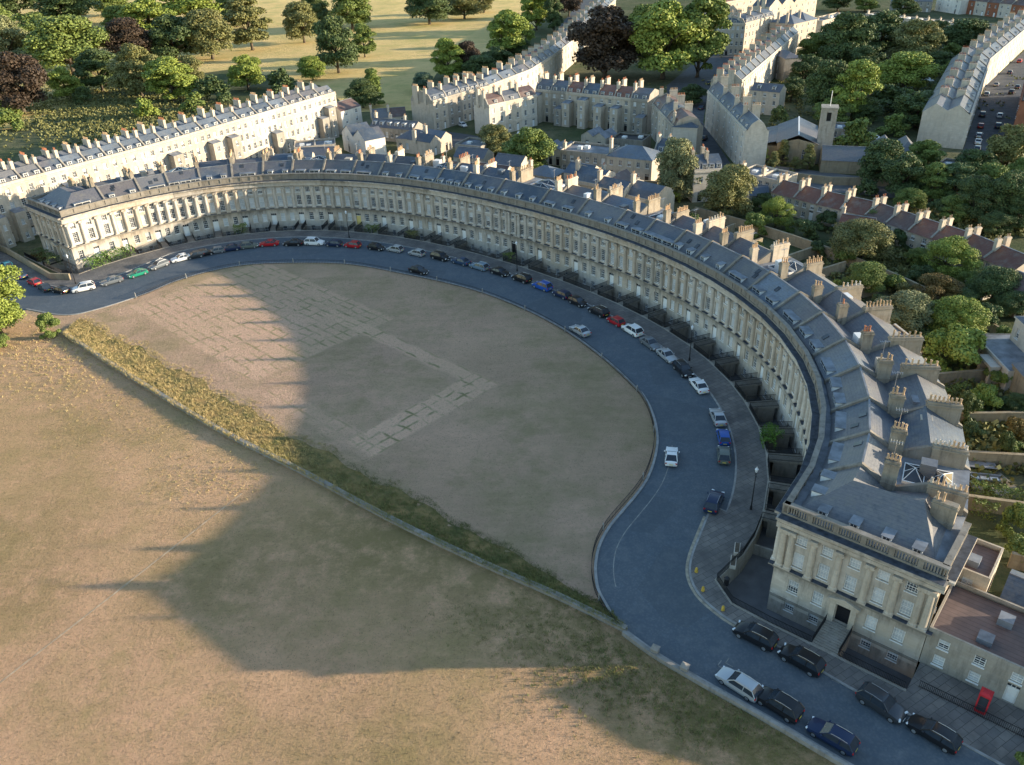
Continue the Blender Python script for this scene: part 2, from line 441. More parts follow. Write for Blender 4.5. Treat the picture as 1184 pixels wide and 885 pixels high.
CROP_O = at(572, 445)[:2]
_ca = Vector(at(382, 358)[:2]) - Vector(CROP_O); CROP_ROT = math.atan2(_ca.y, _ca.x)
_cb = Vector(at(452, 546)[:2]) - Vector(CROP_O)
CLEN, CWID = _ca.length, abs(-_cb.x * math.sin(CROP_ROT) + _cb.y * math.cos(CROP_ROT))
_sg = 1 if (-_cb.x * math.sin(CROP_ROT) + _cb.y * math.cos(CROP_ROT)) > 0 else -1
def _cr(x0, x1, y0, y1, pX, pY, k):
    ys = sorted((_sg * y0, _sg * y1)); return (x0, x1, ys[0], ys[1], pX, pY, k)
CROPS = [_cr(0, 6.0, 0, CWID, 2.0, 3.1, 1.35), _cr(6.0, CLEN, 0, 3.2, 30.0, 2.6, 1.2), _cr(0, CLEN * .62, CWID - 3, CWID + 1.0, 3.2, 2.2, 0.6), _cr(CLEN * .72, CLEN * 1.75, -5, CWID * .98, 3.6, 1.75, 1.0)]
M['lawn'] = dry_grass('parched_lawn', (0.82, 0.545, 0.385), (0.31, 0.29, 0.13), True)
M['field'] = dry_grass('parched_field', (0.99, 0.61, 0.375), (0.45, 0.36, 0.15), spots=[(*at(30, 700)[:2], 9, .5), (*at(200, 690)[:2], 10, .35), (*at(640, 720)[:2], 13, .8), (*at(800, 800)[:2], 15, .9), (*at(930, 870)[:2], 14, 1.0), (*at(330, 640)[:2], 22, .5), (*at(120, 480)[:2], 20, .4), (*at(540, 640)[:2], 16, .7), (*at(450, 610)[:2], 13, .7), (*at(20, 620)[:2], 16, .5), (*at(420, 860)[:2], 14, .35)])
M['meadow'] = dry_grass('dry_meadow', (0.90, 0.66, 0.30), (0.42, 0.40, 0.14))
t = NT('rough_bank')
M['bank'] = t.fin(t.mix(t.noise(0.3, 5, 0.7, lo=0.35, hi=0.65), (0.40, 0.27, 0.12), (0.14, 0.145, 0.06)), 0.95, 0.05, bump=t.noise(1.5, 6, 0.8), bstr=1.0, bdist=0.6)
t = NT('setts')
vor = t.n('ShaderNodeTexVoronoi'); vor.inputs['Scale'].default_value = 3.2; t.link(t.P(), vor.inputs['Vector'])
c = t.mix(t.noise(0.08, 5, 0.65, lo=0.3, hi=0.7), (0.102, 0.120, 0.136), (0.144, 0.156, 0.165))
c = t.mix(t.math('MULTIPLY', t.remap(vor.outputs['Distance'], 0.1, 0.55), 0.5), c, (0.055, 0.08, 0.11))
c = t.mix(t.math('MULTIPLY', t.noise(0.9, 5, 0.75, lo=0.52, hi=0.75), 0.5), c, (0.17, 0.195, 0.22))
pv_ = t.n('ShaderNodeTexVoronoi'); pv_.inputs['Scale'].default_value = 0.11; t.link(t.P(), pv_.inputs['Vector'])
sp_ = t.n('ShaderNodeSeparateColor'); t.link(pv_.outputs['Color'], sp_.inputs[0])
c = t.mix(t.remap(sp_.outputs[0], 0.72, 0.76, 0, 0.35), c, (0.075, 0.088, 0.10))
c = t.mix(t.math('MULTIPLY', t.noise(0.35, 6, 0.75, lo=0.5, hi=0.72), 0.4), c, (0.20, 0.205, 0.205))
M['road'] = t.fin(c, 0.75, 0.3, bump=vor.outputs['Distance'], bstr=0.4, bdist=0.03)
def flags(name, a, b, ps=(1.3, 0.8)):
    t = NT(name)
    br = t.n('ShaderNodeTexBrick'); br.inputs['Scale'].default_value = 1.0
    br.inputs['Brick Width'].default_value = ps[0]; br.inputs['Row Height'].default_value = ps[1]; br.inputs['Mortar Size'].default_value = 0.025
    br.inputs['Color1'].default_value = (*a, 1); br.inputs['Color2'].default_value = (*b, 1); br.inputs['Mortar'].default_value = (*sc(a, 0.4), 1)
    t.link(t.mapped(rot=(0, 0, R(-30))), br.inputs['Vector'])
    c = t.mix(t.noise(0.25, 5, 0.7, lo=0.35, hi=0.7), br.outputs['Color'], sc(a, 0.6))
    return t.fin(c, 0.85, 0.25)
M['flag'] = flags('pavement_flags', (0.18, 0.168, 0.16), (0.26, 0.232, 0.205))
M['path'] = flags('paving', (0.40, 0.34, 0.27), (0.46, 0.40, 0.32), (0.6, 0.6))
M['kerb'] = plain('kerb_stone', (0.30, 0.295, 0.285), 0.85, 0.25, 1.0)
M['asphalt'] = plain('asphalt', (0.085, 0.088, 0.095), 0.85, 0.3, 0.4)
M['asphalt_pale'] = plain('worn_asphalt', (0.15, 0.15, 0.155), 0.85, 0.25, 0.4)
M['yellow'] = plain('faded_yellow_paint', (0.36, 0.31, 0.235), 0.8, 0.35, 1.5)

# ---- plan lines
LEFT_KERB = px((-120, 240), (0, 304), (30, 319), (60, 331), (84, 334), (104, 329), (128, 322.5))
S_K0, S_K1 = 12.0, 217.0                         # the stretch where the kerb follows the front
RIGHT_KERB = px((823, 585), (812, 612), (801, 640), (797.5, 658), (800, 673), (809, 689), (826, 705), (848, 720.5), (892, 744), (940, 771), (994, 802), (1045, 824), (1123, 866), (1300, 962))
KERB = LEFT_KERB + curve(-9.3, S_K1, S_K0, 110) + RIGHT_KERB
LAWN_EDGE = px((30.5, 358), (74.6, 365), (112, 358.3), (166, 341), (203, 325.8), (244, 313.9), (288, 306.3), (340, 304.3), (400, 305.5), (459.8, 315.4), (537.8, 332.6), (595.4, 352.9), (649.6, 380), (697, 413.7), (734.4, 447.6), (747, 463), (754.7, 479.8), (759, 497), (759.8, 513.7), (756, 534), (748, 554.4), (736, 572), (720.8, 590), (705, 609), (693.7, 629), (689, 648), (688.6, 666.4), (692, 684), (700.5, 700), (710, 716), (724, 731))
WALL_LINE = px((-60, 326), (28, 361), (75, 388), (140, 430), (250, 497), (350, 548), (450, 602), (560, 655), (640, 690), (724, 731))
FIELD_EDGE = px((724, 731), (758, 755.5), (792, 776), (828, 796.5), (886, 829), (953, 868), (1130, 972))

def smooth_line(pts, n=6):
    """Catmull-Rom through pts"""
    out = []
    P_ = [Vector((2 * pts[0][0] - pts[1][0], 2 * pts[0][1] - pts[1][1]))] + [Vector(p[:2]) for p in pts] + [Vector((2 * pts[-1][0] - pts[-2][0], 2 * pts[-1][1] - pts[-2][1]))]
    for i in range(1, len(P_) - 2):
        a, b, c, d = P_[i - 1:i + 3]
        for k in range(n):
            s = k / n
            out.append(tuple(0.5 * ((2 * b) + (c - a) * s + (2 * a - 5 * b + 4 * c - d) * s * s + (3 * b - a - 3 * c + d) * s ** 3)))
    out.append(tuple(P_[-2])); return out
def offset(line, d):
    out = []
    for i, p in enumerate(line):
        a = Vector(line[max(i - 1, 0)]); b = Vector(line[min(i + 1, len(line) - 1)]); t_ = (b - a).normalized()
        out.append((p[0] - t_.y * d, p[1] + t_.x * d))
    return out
LAWN_EDGE = smooth_line(LAWN_EDGE, 5); WALL_LINE = smooth_line(WALL_LINE, 4); FIELD_EDGE = smooth_line(FIELD_EDGE, 4)
RIGHT_KERB_S = smooth_line(RIGHT_KERB, 4); LEFT_KERB_S = smooth_line(LEFT_KERB, 4)
KERB = LEFT_KERB_S + curve(-9.3, S_K1, S_K0, 110) + RIGHT_KERB_S

# ---- the area (light well) between pavement and house fronts
PIT_D, PIT_Z = 5.0, -2.7
PIT_OUT = [uv(UR + EW + 0.2, -4.6), uv(UR + 2.0, -4.6), uv(UR - 2.5, -4.4), uv(UR - 5.6, -2.2)] + curve(-PIT_D, 5.0, SL - 5.0, 110) + [uv(-UL + 5.6, -2.2), uv(-UL + 2.5, -4.4), uv(-UL - 2.0, -4.6), uv(-UL - EW - 0.2, -4.6)]
PIT_IN = [uv(-UL - EW - 0.2, 0.15), uv(-UL + 0.1, 0.15)] + curve(0.15, SL - 0.5, 0.5, 110) + [uv(UR - 0.1, 0.15), uv(UR + EW + 0.2, 0.15)]
PIT = PIT_OUT + PIT_IN
sheet('ground', [[(-2600, -150), (2600, -150), (2600, 4200), (-2600, 4200)], PIT], 0.0, M['ground'])
sheet('area_floor', [PIT], PIT_Z, M['asphalt_pale'])
sheet('road', [KERB + [(90, -40), (-60, -40)] + [(-220, 60), (-260, 180)]], 0.02, M['road'])
# pavement as a raised strip with a kerb face
pv = MB()
outer = KERB
PAV_IN = px((-120, 224), (0, 291), (8.5, 295), (59, 324), (80, 325)) + [uv(-UL - 2.0, -4.6), uv(-UL + 2.5, -4.4), uv(-UL + 5.6, -2.2)] + curve(-PIT_D, SL - 5.0, 5.0, 110) + [uv(UR - 5.6, -2.2), uv(UR - 2.5, -4.4), uv(UR + 2.0, -4.6), uv(UR + EW + 0.2, -4.6)] + [uv(UR + EW + 0.25, -0.1), uv(UR + EW + 70, -0.1)]
o = sheet('pavement', [outer + PAV_IN[::-1]], 0.13, M['flag'])
def strip(mb, line, d0, d1, z0, z1, m=0):
    """a band of rectangular section along a line, from offset d0 to d1"""
    a, b = offset(line, d0), offset(line, d1)
    for i in range(len(line) - 1):
        p, q, r_, s_ = a[i], a[i + 1], b[i + 1], b[i]
        mb.poly([(*p, z1), (*q, z1), (*r_, z1), (*s_, z1)], m); mb.poly([(*p, z0), (*q, z0), (*q, z1), (*p, z1)], m); mb.poly([(*s_, z0), (*r_, z0), (*r_, z1), (*s_, z1)], m)
    for k in (0, -1): mb.poly([(*a[k], z0), (*b[k], z0), (*b[k], z1), (*a[k], z1)], m)
k = MB(); strip(k, KERB, -0.12, 0.14, 0.0, 0.137); tag(k.build('kerb', M['kerb']), kind='structure')
k = MB(); strip(k, LAWN_EDGE, -0.15, 0.2, 0.0, 0.17); tag(k.build('kerb', M['kerb']), kind='structure')
k = MB(); strip(k, FIELD_EDGE, -0.15, 0.2, 0.0, 0.16); tag(k.build('kerb', M['kerb']), kind='structure')

FIELD = WALL_LINE + FIELD_EDGE[1:] + [(95, -60), (-170, -60), (-260, 60), (-300, 150)]
sheet('field', [FIELD], 0.045, M['field'])
LOOP = LAWN_EDGE + WALL_LINE[::-1]
wl = [p for p in WALL_LINE]
i0 = min(range(len(wl)), key=lambda i: (Vector(wl[i]) - Vector(at(30, 362)[:2])).length)
LAWN = LAWN_EDGE + wl[i0:][::-1]
pl_ = px((-40, 822), (0, 790), (140, 681), (280, 571)); o = MB(); la, lb_ = offset(pl_, .12), offset(pl_, -.12)
for i in range(3): o.poly([(*la[i], .06), (*la[i + 1], .06), (*lb_[i + 1], .06), (*lb_[i], .06)])
tag(o.build('path', plain('worn_turf', (0.50, 0.35, 0.22), .95, .4, .8)), kind='structure')
sheet('lawn', [LAWN], 0.045, M['lawn'])
sheet('meadow', [px((-400, 95), (-200, 178), (20, 148), (150, 96), (270, 80), (370, 99), (388, 112), (408, 130), (478, 128), (505, 85), (560, 78), (600, 50), (640, 12), (660, -20), (500, -60), (-150, -60))], 0.03, M['meadow'])
# side streets
def street(pts, name='road', z=0.03, m='asphalt'): sheet(name, [px(*pts)], z, M[m])
street([(806, 180), (798, 140), (775, 120), (770, 100), (800, 75), (830, 52), (852, 60), (826, 100), (818, 110), (813, 142), (845, 190), (862, 230), (830, 220)])
street([(1113, 176), (1138, 101), (1200, 45), (1230, 40), (1230, 75), (1200, 100), (1160, 190), (1130, 215), (1100, 205)])
street([(640, 40), (668, 5), (690, -20), (720, -20), (700, 12), (662, 52)])
street([(880, 190), (1000, 205), (1060, 215), (1060, 232), (960, 222), (880, 204)], m='asphalt_pale')
street([(500, 150), (543, 156), (566, 160), (566, 175), (500, 168)])
# yellow no-parking lines and the low-lying setts edge
k = MB(); yl = offset(RIGHT_KERB_S, 0.45)[:34]
yo = offset(RIGHT_KERB_S, 0.33)[:34]
yo = [p for p in yo]
for sgn in (-0.16,):
    li = offset(RIGHT_KERB_S, sgn)[2:33]
    lj = offset(RIGHT_KERB_S, sgn - 0.34)[2:33]
    for i in range(len(li) - 1): k.poly([(*li[i], .028), (*li[i + 1], .028), (*lj[i + 1], .028), (*lj[i], .028)])
tag(k.build('road_marking', M['yellow'], recalc=False), kind='structure')
k = MB(); seg = LAWN_EDGE[95:135]
li = offset(seg, 1.9); lj = offset(seg, 2.02)
print('lawn edge n', len(LAWN_EDGE))
M['slate_old'] = slate('old_slate', (0.13, 0.135, 0.15), (0.16, 0.145, 0.15))
M['worn_line'] = plain('worn_line', (0.24, 0.235, 0.22), 0.85, 0.4, 1.0)
k = MB(); n_ = len(LAWN_EDGE)
def inner_line(i0, i1, d):
    seg = LAWN_EDGE[i0:i1]; a_ = offset(seg, d); b_ = offset(seg, d + 0.13)
    for i in range(len(a_) - 1): k.poly([(*a_[i], .028), (*a_[i + 1], .028), (*b_[i + 1], .028), (*b_[i], .028)])
inner_line(int(n_ * .60), n_ - 16, 2.1)
tag(k.build('road_marking', M['worn_line'], recalc=False), kind='structure')

k = MB()
for (x_, y_) in ((829, 770), (838, 767), (877, 741), (960, 786), (1050, 833)):
    p_ = at(x_, y_); u_ = Vector(EX); v_ = Vector(EY); o_ = Vector(p_[:2])
    for (a_, b_) in ((u_ * .9, v_ * .1), (u_ * .1, v_ * .9)): k.poly([(*(o_), .03), (*(o_ + a_), .03), (*(o_ + a_ + b_), .03), (*(o_ + b_), .03)])
tag(k.build('road_marking', M['worn_line'], recalc=False), kind='structure')

# ---------------------------------------------------------------- the crescent: thirty houses
BND = [0, 8.3, 14.6, 21.8, 29.2, 36.2, 44.2, 51.0, 59.0, 66.3, 74.0, 80.5, 88.1, 95.6, 105.7, 116.1, 128.5, 138.3, 145.6, 153.8, 161.3, 168.2, 175.7, 183.2, 190.0, 197.0, 204.2, 211.2, 217.6, 225.7, SL]
Z_BAND, Z_COLT, Z_CORN, Z_PAR = 4.55, 10.1, 11.5, 12.95

def column_mesh():
    b = MB(); h = Z_COLT - Z_BAND - .25
    b.box(-.47, .47, -.47, .47, 0, .16); b.cyl(0, 0, [(.46, .16), (.48, .24), (.40, .34), (.375, .42), (.37, h * .4), (.315, h - .55), (.34, h - .5), (.33, h - .42)], 14)
    b.box(-.44, .44, -.40, .40, h - .12, h)
    for sx in (-1, 1):                                            # the two volutes
        c = [(sx * .33 + .2 * math.cos(6.2832 * q / 10), h - .30 + .2 * math.sin(6.2832 * q / 10)) for q in range(10)]
        b.ring([[(x, y, z) for x, z in c] for y in (-.42, .42)])
    b.box(-.30, .30, -.38, .38, h - .36, h - .12)
    return b.mesh('column', [M['stone']], smooth=False)
COLUMN = column_mesh()
def pot_mesh(mat, h=.75):
    b = MB(); b.cyl(0, 0, [(.15, 0), (.17, .08), (.13, .14), (.115, h * .8), (.15, h * .86), (.14, h), (.10, h - .02)], 8)
    return b.mesh('chimney_pot', [M[mat]], smooth=False)
POTS = [pot_mesh('pot'), pot_mesh('pot_red'), pot_mesh('pot', .95), pot_mesh('stone_pale', .6)]
def dormer_mesh(wd=1.3, h=1.15):
    b = MB(); x = wd / 2
    b.box(-x, x, .02, 1.9, 0, h, 0); b.box(-x - .1, x + .1, -.08, 2.0, h, h + .1, 1)
    b.box(-x + .1, x - .1, -.005, .02, .15, h - .1, 2)
    for xx in (-x + .1, -.03, x - .16): b.box(xx, xx + .06, -.03, -.005, .15, h - .1, 0)
    b.box(-x + .16, x - .16, -.026, -.005, h * .5, h * .5 + .05, 0)
    return b.mesh('dormer', [M['white'], M['lead'], M['glass']], recalc=False)
DORM = [dormer_mesh(1.2), dormer_mesh(2.4, 1.05), dormer_mesh(1.0, 1.2), dormer_mesh(3.6, 1.0)]

def railing(mb, pts, z, h=1.0, gap=0.16, m=0):
    for i in range(len(pts) - 1):
        a, b = Vector((*pts[i], 0)), Vector((*pts[i + 1], 0)); L = (b - a).length
        if L < .05: continue
        d = (b - a) / L; nn = Vector((-d.y, d.x, 0))
        def P(x, y, zz): q = a + d * x + nn * y; return (q.x, q.y, zz)
        mb.box(0, L, -.025, .025, z + h - .09, z + h - .04, m, P); mb.box(0, L, -.025, .025, z + .12, z + .16, m, P)
        kk = max(1, int(L / gap))
        for j in range(kk):
            x = (j + .5) * L / kk; mb.box(x - .018, x + .018, -.018, .018, z, z + h, m, P)

def chimney(name, parent, P, x0, x1, y0, y1, z0, z1, pots, mat='stone', sub=True, potmesh=0):
    b = MB()
    b.box(x0, x1, y0, y1, z0, z1 - .45, 0, P); b.box(x0 - .1, x1 + .1, y0 - .1, y1 + .1, z1 - .45, z1 - .28, 0, P); b.box(x0, x1, y0, y1, z1 - .28, z1, 0, P)
    b.box(x0 - .06, x1 + .06, y0 - .06, y1 + .06, z0 + (z1 - z0) * .45, z0 + (z1 - z0) * .45 + .15, 0, P)
    if not sub:
        for q in range(pots):
            a = (q + .5) / pots
            xx, yy = ((x0 + x1) / 2, y0 + (y1 - y0) * a) if y1 - y0 > x1 - x0 else (x0 + (x1 - x0) * a, (y0 + y1) / 2)
            p = P(xx, yy, 0); b.cyl(p[0], p[1], [(.14, z1), (.11, z1 + .1), (.13, z1 + .62)], 6, 1)
        return b.build(name, [M[mat], M['pot'] if potmesh != 1 else M['pot_red']], parent)
    c = b.build(name, [M[mat]], parent)
    for q in range(pots):
        if rnd.random() < .08: continue
        a = (q + .5) / pots
        xx, yy = ((x0 + x1) / 2, y0 + (y1 - y0) * a) if y1 - y0 > x1 - x0 else (x0 + (x1 - x0) * a, (y0 + y1) / 2)
        p = P(xx, yy, z1)
        put('chimney_pot', POTS[rnd.choice([potmesh, potmesh, 0, 2])], Matrix.Translation(Vector(p)) @ Matrix.Diagonal((1, 1, rnd.uniform(.8, 1.2), 1)), c)
    return c

ORD = ['first', 'second', 'third', 'fourth', 'fifth', 'sixth', 'seventh', 'eighth', 'ninth', 'tenth', 'eleventh', 'twelfth', 'thirteenth', 'fourteenth', 'fifteenth', 'sixteenth', 'seventeenth', 'eighteenth', 'nineteenth', 'twentieth', 'twenty-first', 'twenty-second', 'twenty-third', 'twenty-fourth', 'twenty-fifth', 'twenty-sixth', 'twenty-seventh', 'twenty-eighth', 'twenty-ninth', 'thirtieth']

def entablature(b, P, x0, x1, m=0):
    """architrave, frieze, cornice and parapet seat along a frame (open to neighbours)"""
    for (ya, yb, za, zb) in ((-.42, .0, Z_COLT, Z_COLT + .45), (-.36, .0, Z_COLT + .45, Z_COLT + .95), (-.60, .0, Z_COLT + .95, Z_COLT + 1.12), (-.98, .25, Z_COLT + 1.12, Z_CORN)):
        b.box(x0, x1, ya, yb, za, zb, m, P)
def parapet(b, P, x0, x1, bays, balusters=False):
    wbay = (x1 - x0) / bays
    b.box(x0, x1, -.02, .5, Z_CORN + .04, Z_CORN + .28, 0, P); b.box(x0, x1, -.08, .56, Z_PAR - .2, Z_PAR, 0, P)
    b.box(x0, x1, -.95, .3, Z_CORN + .003, Z_CORN + .035, 1, P)
    for i in range(bays):
        a = x0 + i * wbay
        b.box(a, a + .55, .0, .48, Z_CORN + .28, Z_PAR - .2, 0, P)
        if balusters:
            kk = int((wbay - .55) / .27)
            for j in range(kk):
                xx = a + .55 + (j + .5) * (wbay - .55) / kk; b.box(xx - .075, xx + .075, .14, .32, Z_CORN + .28, Z_PAR - .2, 0, P)
        else: b.box(a + .55, a + wbay, .12, .38, Z_CORN + .28, Z_PAR - .2, 0, P)

def front_windows(house, P, bay_x, door_i, kinds, deep=0.28, ends=False):
    """openings of a front and the windows and door that fill them; returns the openings"""
    op = []; put_later = []
    for i, x in enumerate(bay_x):
        kd = kinds[i]
        op.append((x - .6, x + .6, Z_BAND + .5, Z_BAND + 2.95)); put_later.append((x, Z_BAND + .5, 1.2, 2.45, kd[1], (3, 6)))
        op.append((x - .6, x + .6, Z_BAND + 3.75, Z_BAND + 5.1)); put_later.append((x, Z_BAND + 3.75, 1.2, 1.35, kd[2], (3, 4)))
        if i == door_i: op.append((x - .65, x + .65, .18, 3.1))
        else: op.append((x - .58, x + .58, 1.15, 3.15)); put_later.append((x, 1.15, 1.16, 2.0, kd[0], (3, 4)))
        if i != door_i or ends: op.append((x - .52, x + .52, -1.7, -.3)); put_later.append((x, -1.7, 1.04, 1.4, 'glass', (3, 4)))
    return op, put_later

LEADC = None
def crescent_house(i):
    s0, s1 = BND[i], BND[i + 1]; Wd = s1 - s0
    n0 = F(s0); 
    def P(x, y, z):
        a = x / Wd; p, q = F(s0, y), F(s1, y)
        return (p[0] + (q[0] - p[0]) * a, p[1] + (q[1] - p[1]) * a, z)
    first, last = i == 0, i == 29
    nb = 5 if i == 15 else (4 if i in (13, 14, 16) else 3)
    doorc = 'door_yellow' if i == 20 else ('door_black' if i == 15 else 'door_white')
    mid = P(Wd / 2, 6, 0)
    pale = rnd.random()
    lab = f'{ORD[i]} stone terraced house of the crescent counting from the end with the stepped entrance'
    if first: lab = 'end house of the crescent with hipped roof, balustrade and stepped entrance beside the lower street'
    elif last: lab = 'far end house of the crescent with sunlit front beside the hedge and the lamp post'
    elif i == 15: lab = 'centre house of the crescent with one tall window between paired columns and a dark door'
    elif i == 20: lab = 'crescent house with the yellow front door'
    h = thing('crescent_house', mid, lab, 'house', 'houses of the crescent terrace')
    # bays
    bw = Wd / nb
    bx = [bw * (k + .5) for k in range(nb)]
    if first: bx = [x + .25 for x in bx]
    door_i = (nb - 1 if i % 1 == 0 else 0) if not first else None
    if i == 15: door_i = 2
    if last: door_i = 1
    if i < 15 and not first: door_i = 0 if False else nb - 1
    style = rnd.choice(['glass', 'blind', 'blind', 'mixed', 'mixed', 'glass'])
    kinds = []
    for k in range(nb):
        f_ = lambda: {'glass': 'glass', 'blind': 'blind'}.get(style, rnd.choice(['glass', 'blind', 'half']))
        kinds.append((f_() if rnd.random() < .8 else 'glass', f_(), f_() if rnd.random() < .75 else 'half'))
    op, later = front_windows(h, P, bx, door_i, kinds)
    b = MB()
    wall_grid(b, P, 0, Wd, PIT_Z, Z_COLT, 0.0, op, .3, 0)
    # rear wall, two tiers
    Dp = EW
    rop = [(x - .5, x + .5, z, z + 1.6) for x in (Wd * .3, Wd * .7) for z in (1.2, 4.6, 8.0)]
    wall_grid(b, P, 0, Wd, 0, 11.9, Dp, rop, -.25, 1)
    ends = []
    if first or last:
        pass
    b.poly([P(0, 0.01, Z_COLT), P(Wd, .01, Z_COLT), P(Wd, .01, Z_CORN), P(0, .01, Z_CORN)], 0)
    for x_ in ([.03] if not first else []) + ([Wd - .03] if not last else []): b.poly([P(x_, .05, PIT_Z), P(x_, Dp - .05, PIT_Z), P(x_, Dp - .05, 11.8), P(x_, .05, 11.4)], 1)
    if i > 0 and not last: pass
    fs = M['front_stone_%d' % rnd.choice([0, 0, 1, 2, 3])]
    wall = b.build('wall', [fs, M['rubble']], h)
    for (x, z, w_, hh, kd, bars) in later: put('window', window_mesh(w_, hh, kd, bars), fmat(P, x, .22, z), h)
    for (a, c, z, z1) in rop: put('window', window_mesh(c - a, z1 - z, rnd.choice(['glass', 'blind', 'glass']), (2, 4)), fmat(P, (a + c) / 2, Dp - .2, z) @ Matrix.Rotation(math.pi, 4, 'Z'), h)
    if door_i is not None: put('door', door_mesh(1.3, 2.92, doorc), fmat(P, bx[door_i], .2, .18), h)
    # platband on which the columns stand
    b = MB(); b.box(0, Wd, -.42, 0, Z_BAND - .38, Z_BAND - .12, 0, P); b.box(0, Wd, -.55, 0, Z_BAND - .12, Z_BAND + .02, 0, P); b.box(0, Wd, -.53, -.002, Z_BAND + .023, Z_BAND + .04, 1, P)
    b.build('platband', [M['stone_dark'], M['soot_lead']], h)
    b = MB(); entablature(b, P, 0, Wd); b.build('entablature', fs, h)
    b = MB(); parapet(b, P, 0, Wd, nb); b.build('parapet', [M['stone_dark'], M['soot_lead']], h)
    cx = [bw * k for k in range(nb)]
    if first: cx = [.55] + [bw * k + .25 for k in range(1, nb)]
    if i == 15: cx = [0, bw, 2 * bw - .55, 2 * bw + .25, 3 * bw - .25, 3 * bw + .55, 4 * bw]
    if last: cx.append(Wd - .5)
    for x in cx:
        cl_ = put('column', COLUMN, fmat(P, x, -.12, Z_BAND + .02), h); cl_.material_slots[0].link = 'OBJECT'; cl_.material_slots[0].material = fs
    # roofs
    e0, zr, zv = 1.35, 14.7, 12.5
    b = MB(); b.poly([P(0, .3, Z_CORN + .3), P(Wd, .3, Z_CORN + .3), P(Wd, e0 + .1, Z_CORN + .3), P(0, e0 + .1, Z_CORN + .3)], 1)
    b.poly([P(0, e0, Z_CORN + .3), P(Wd, e0, Z_CORN + .3), P(Wd, e0, 12.1), P(0, e0, 12.1)], 1)
    ry = 12.3 + rnd.uniform(-.5, .5); rz = 14.3 + rnd.uniform(-.4, .4)
    if first or last:
        X = (lambda x: x) if first else (lambda x: Wd - x)
        q = lambda x, y, z: P(X(x), y, z)
        hx = 5.3
        b.poly([q(e0, 1.35, 12.1), q(e0, Dp - 1.3, 12.1), q(hx, 12.4, zr), q(hx, 5.3, zr)], 0)         # slope over the end front
        b.poly([q(e0, 1.35, 12.1), q(hx, 5.3, zr), q(Wd, 5.3, zr), q(Wd, 1.35, 12.1)], 0)             # slope over the curved front
        b.poly([q(e0, Dp - 1.3, 12.1), q(hx, 12.4, zr), q(Wd, 12.4, zr - 1.2), q(Wd, Dp - 1.3, 12.1)], 0)   # rear hip
        b.poly([q(hx, 5.3, zr), q(Wd, 5.3, zr), q(Wd, 8.5, zv), q(hx + 1.5, 8.7, zv + .6)], 0); b.poly([q(hx, 5.3, zr), q(hx + 1.5, 8.7, zv + .6), q(hx, 12.4, zr)], 0)
        b.poly([q(hx, 12.4, zr), q(hx + 1.5, 8.7, zv + .6), q(Wd, 8.5, zv), q(Wd, 12.4, zr - 1.2)], 0)
        b.poly([q(.3, .3, Z_CORN + .3), q(e0, .3, Z_CORN + .3), q(e0, Dp, Z_CORN + .3), q(.3, Dp, Z_CORN + .3)], 1)
        b.poly([q(e0, .3, Z_CORN + .3), q(e0, Dp, Z_CORN + .3), q(e0, Dp, 12.1), q(e0, .3, 12.1)], 1)
        b.poly([q(e0, Dp - 1.3, 12.1), q(Wd, Dp - 1.3, 12.1), q(Wd, Dp, 11.9), q(e0, Dp, 11.9)], 1)
        rg = b.build('roof', [M['slate_grey' if first else 'slate'], M['lead']], h)
    else:
        b.poly([P(0, e0, 12.1), P(Wd, e0, 12.1), P(Wd, 5.3, zr), P(0, 5.3, zr)], 0); b.poly([P(0, 5.3, zr), P(Wd, 5.3, zr), P(Wd, 8.7, zv), P(0, 8.7, zv)], 0)
        kind = rnd.random() if i != 1 else 0
        if kind < .22:      # flat lead rear roof with a rooflight
            b.poly([P(0, 8.7, zv), P(Wd, 8.7, zv), P(Wd, Dp, zv - .1), P(0, Dp, zv - .1)], 1)
            for ya_ in (9.6, 12.4):
                b.box(Wd * .25, Wd * .75, ya_, ya_ + 2.2, zv, zv + .35, 2, P)
                b.ring([[P(Wd * .27, ya_ + .1, zv + .353), P(Wd * .73, ya_ + .1, zv + .353), P(Wd * .73, ya_ + 2.1, zv + .353), P(Wd * .27, ya_ + 2.1, zv + .353)], [P(Wd * .49, ya_ + 1.0, zv + 1.1), P(Wd * .51, ya_ + 1.0, zv + 1.1), P(Wd * .51, ya_ + 1.2, zv + 1.1), P(Wd * .49, ya_ + 1.2, zv + 1.1)]], 3)
                for (xa_, yb_) in ((.27, .1), (.73, .1), (.73, 2.1), (.27, 2.1), (.5, .1), (.5, 2.1)): b.tube([P(Wd * xa_, ya_ + yb_, zv + .37), P(Wd * .5, ya_ + 1.1, zv + 1.13)], .05, 4, 2)
        else:
            b.poly([P(0, 8.7, zv), P(Wd, 8.7, zv), P(Wd, ry, rz), P(0, ry, rz)], 0); b.poly([P(0, ry, rz), P(Wd, ry, rz), P(Wd, Dp + .2, 11.9), P(0, Dp + .2, 11.9)], 0)
        b.box(0, Wd, 5.2, 5.42, zr - .03, zr + .09, 1, P)
        rm = rnd.choice(['slate', 'slate', 'slate_grey', 'slate_old'])
        rg = b.build('roof', [M[rm], M['lead'], M['white'], M['glass']], h)
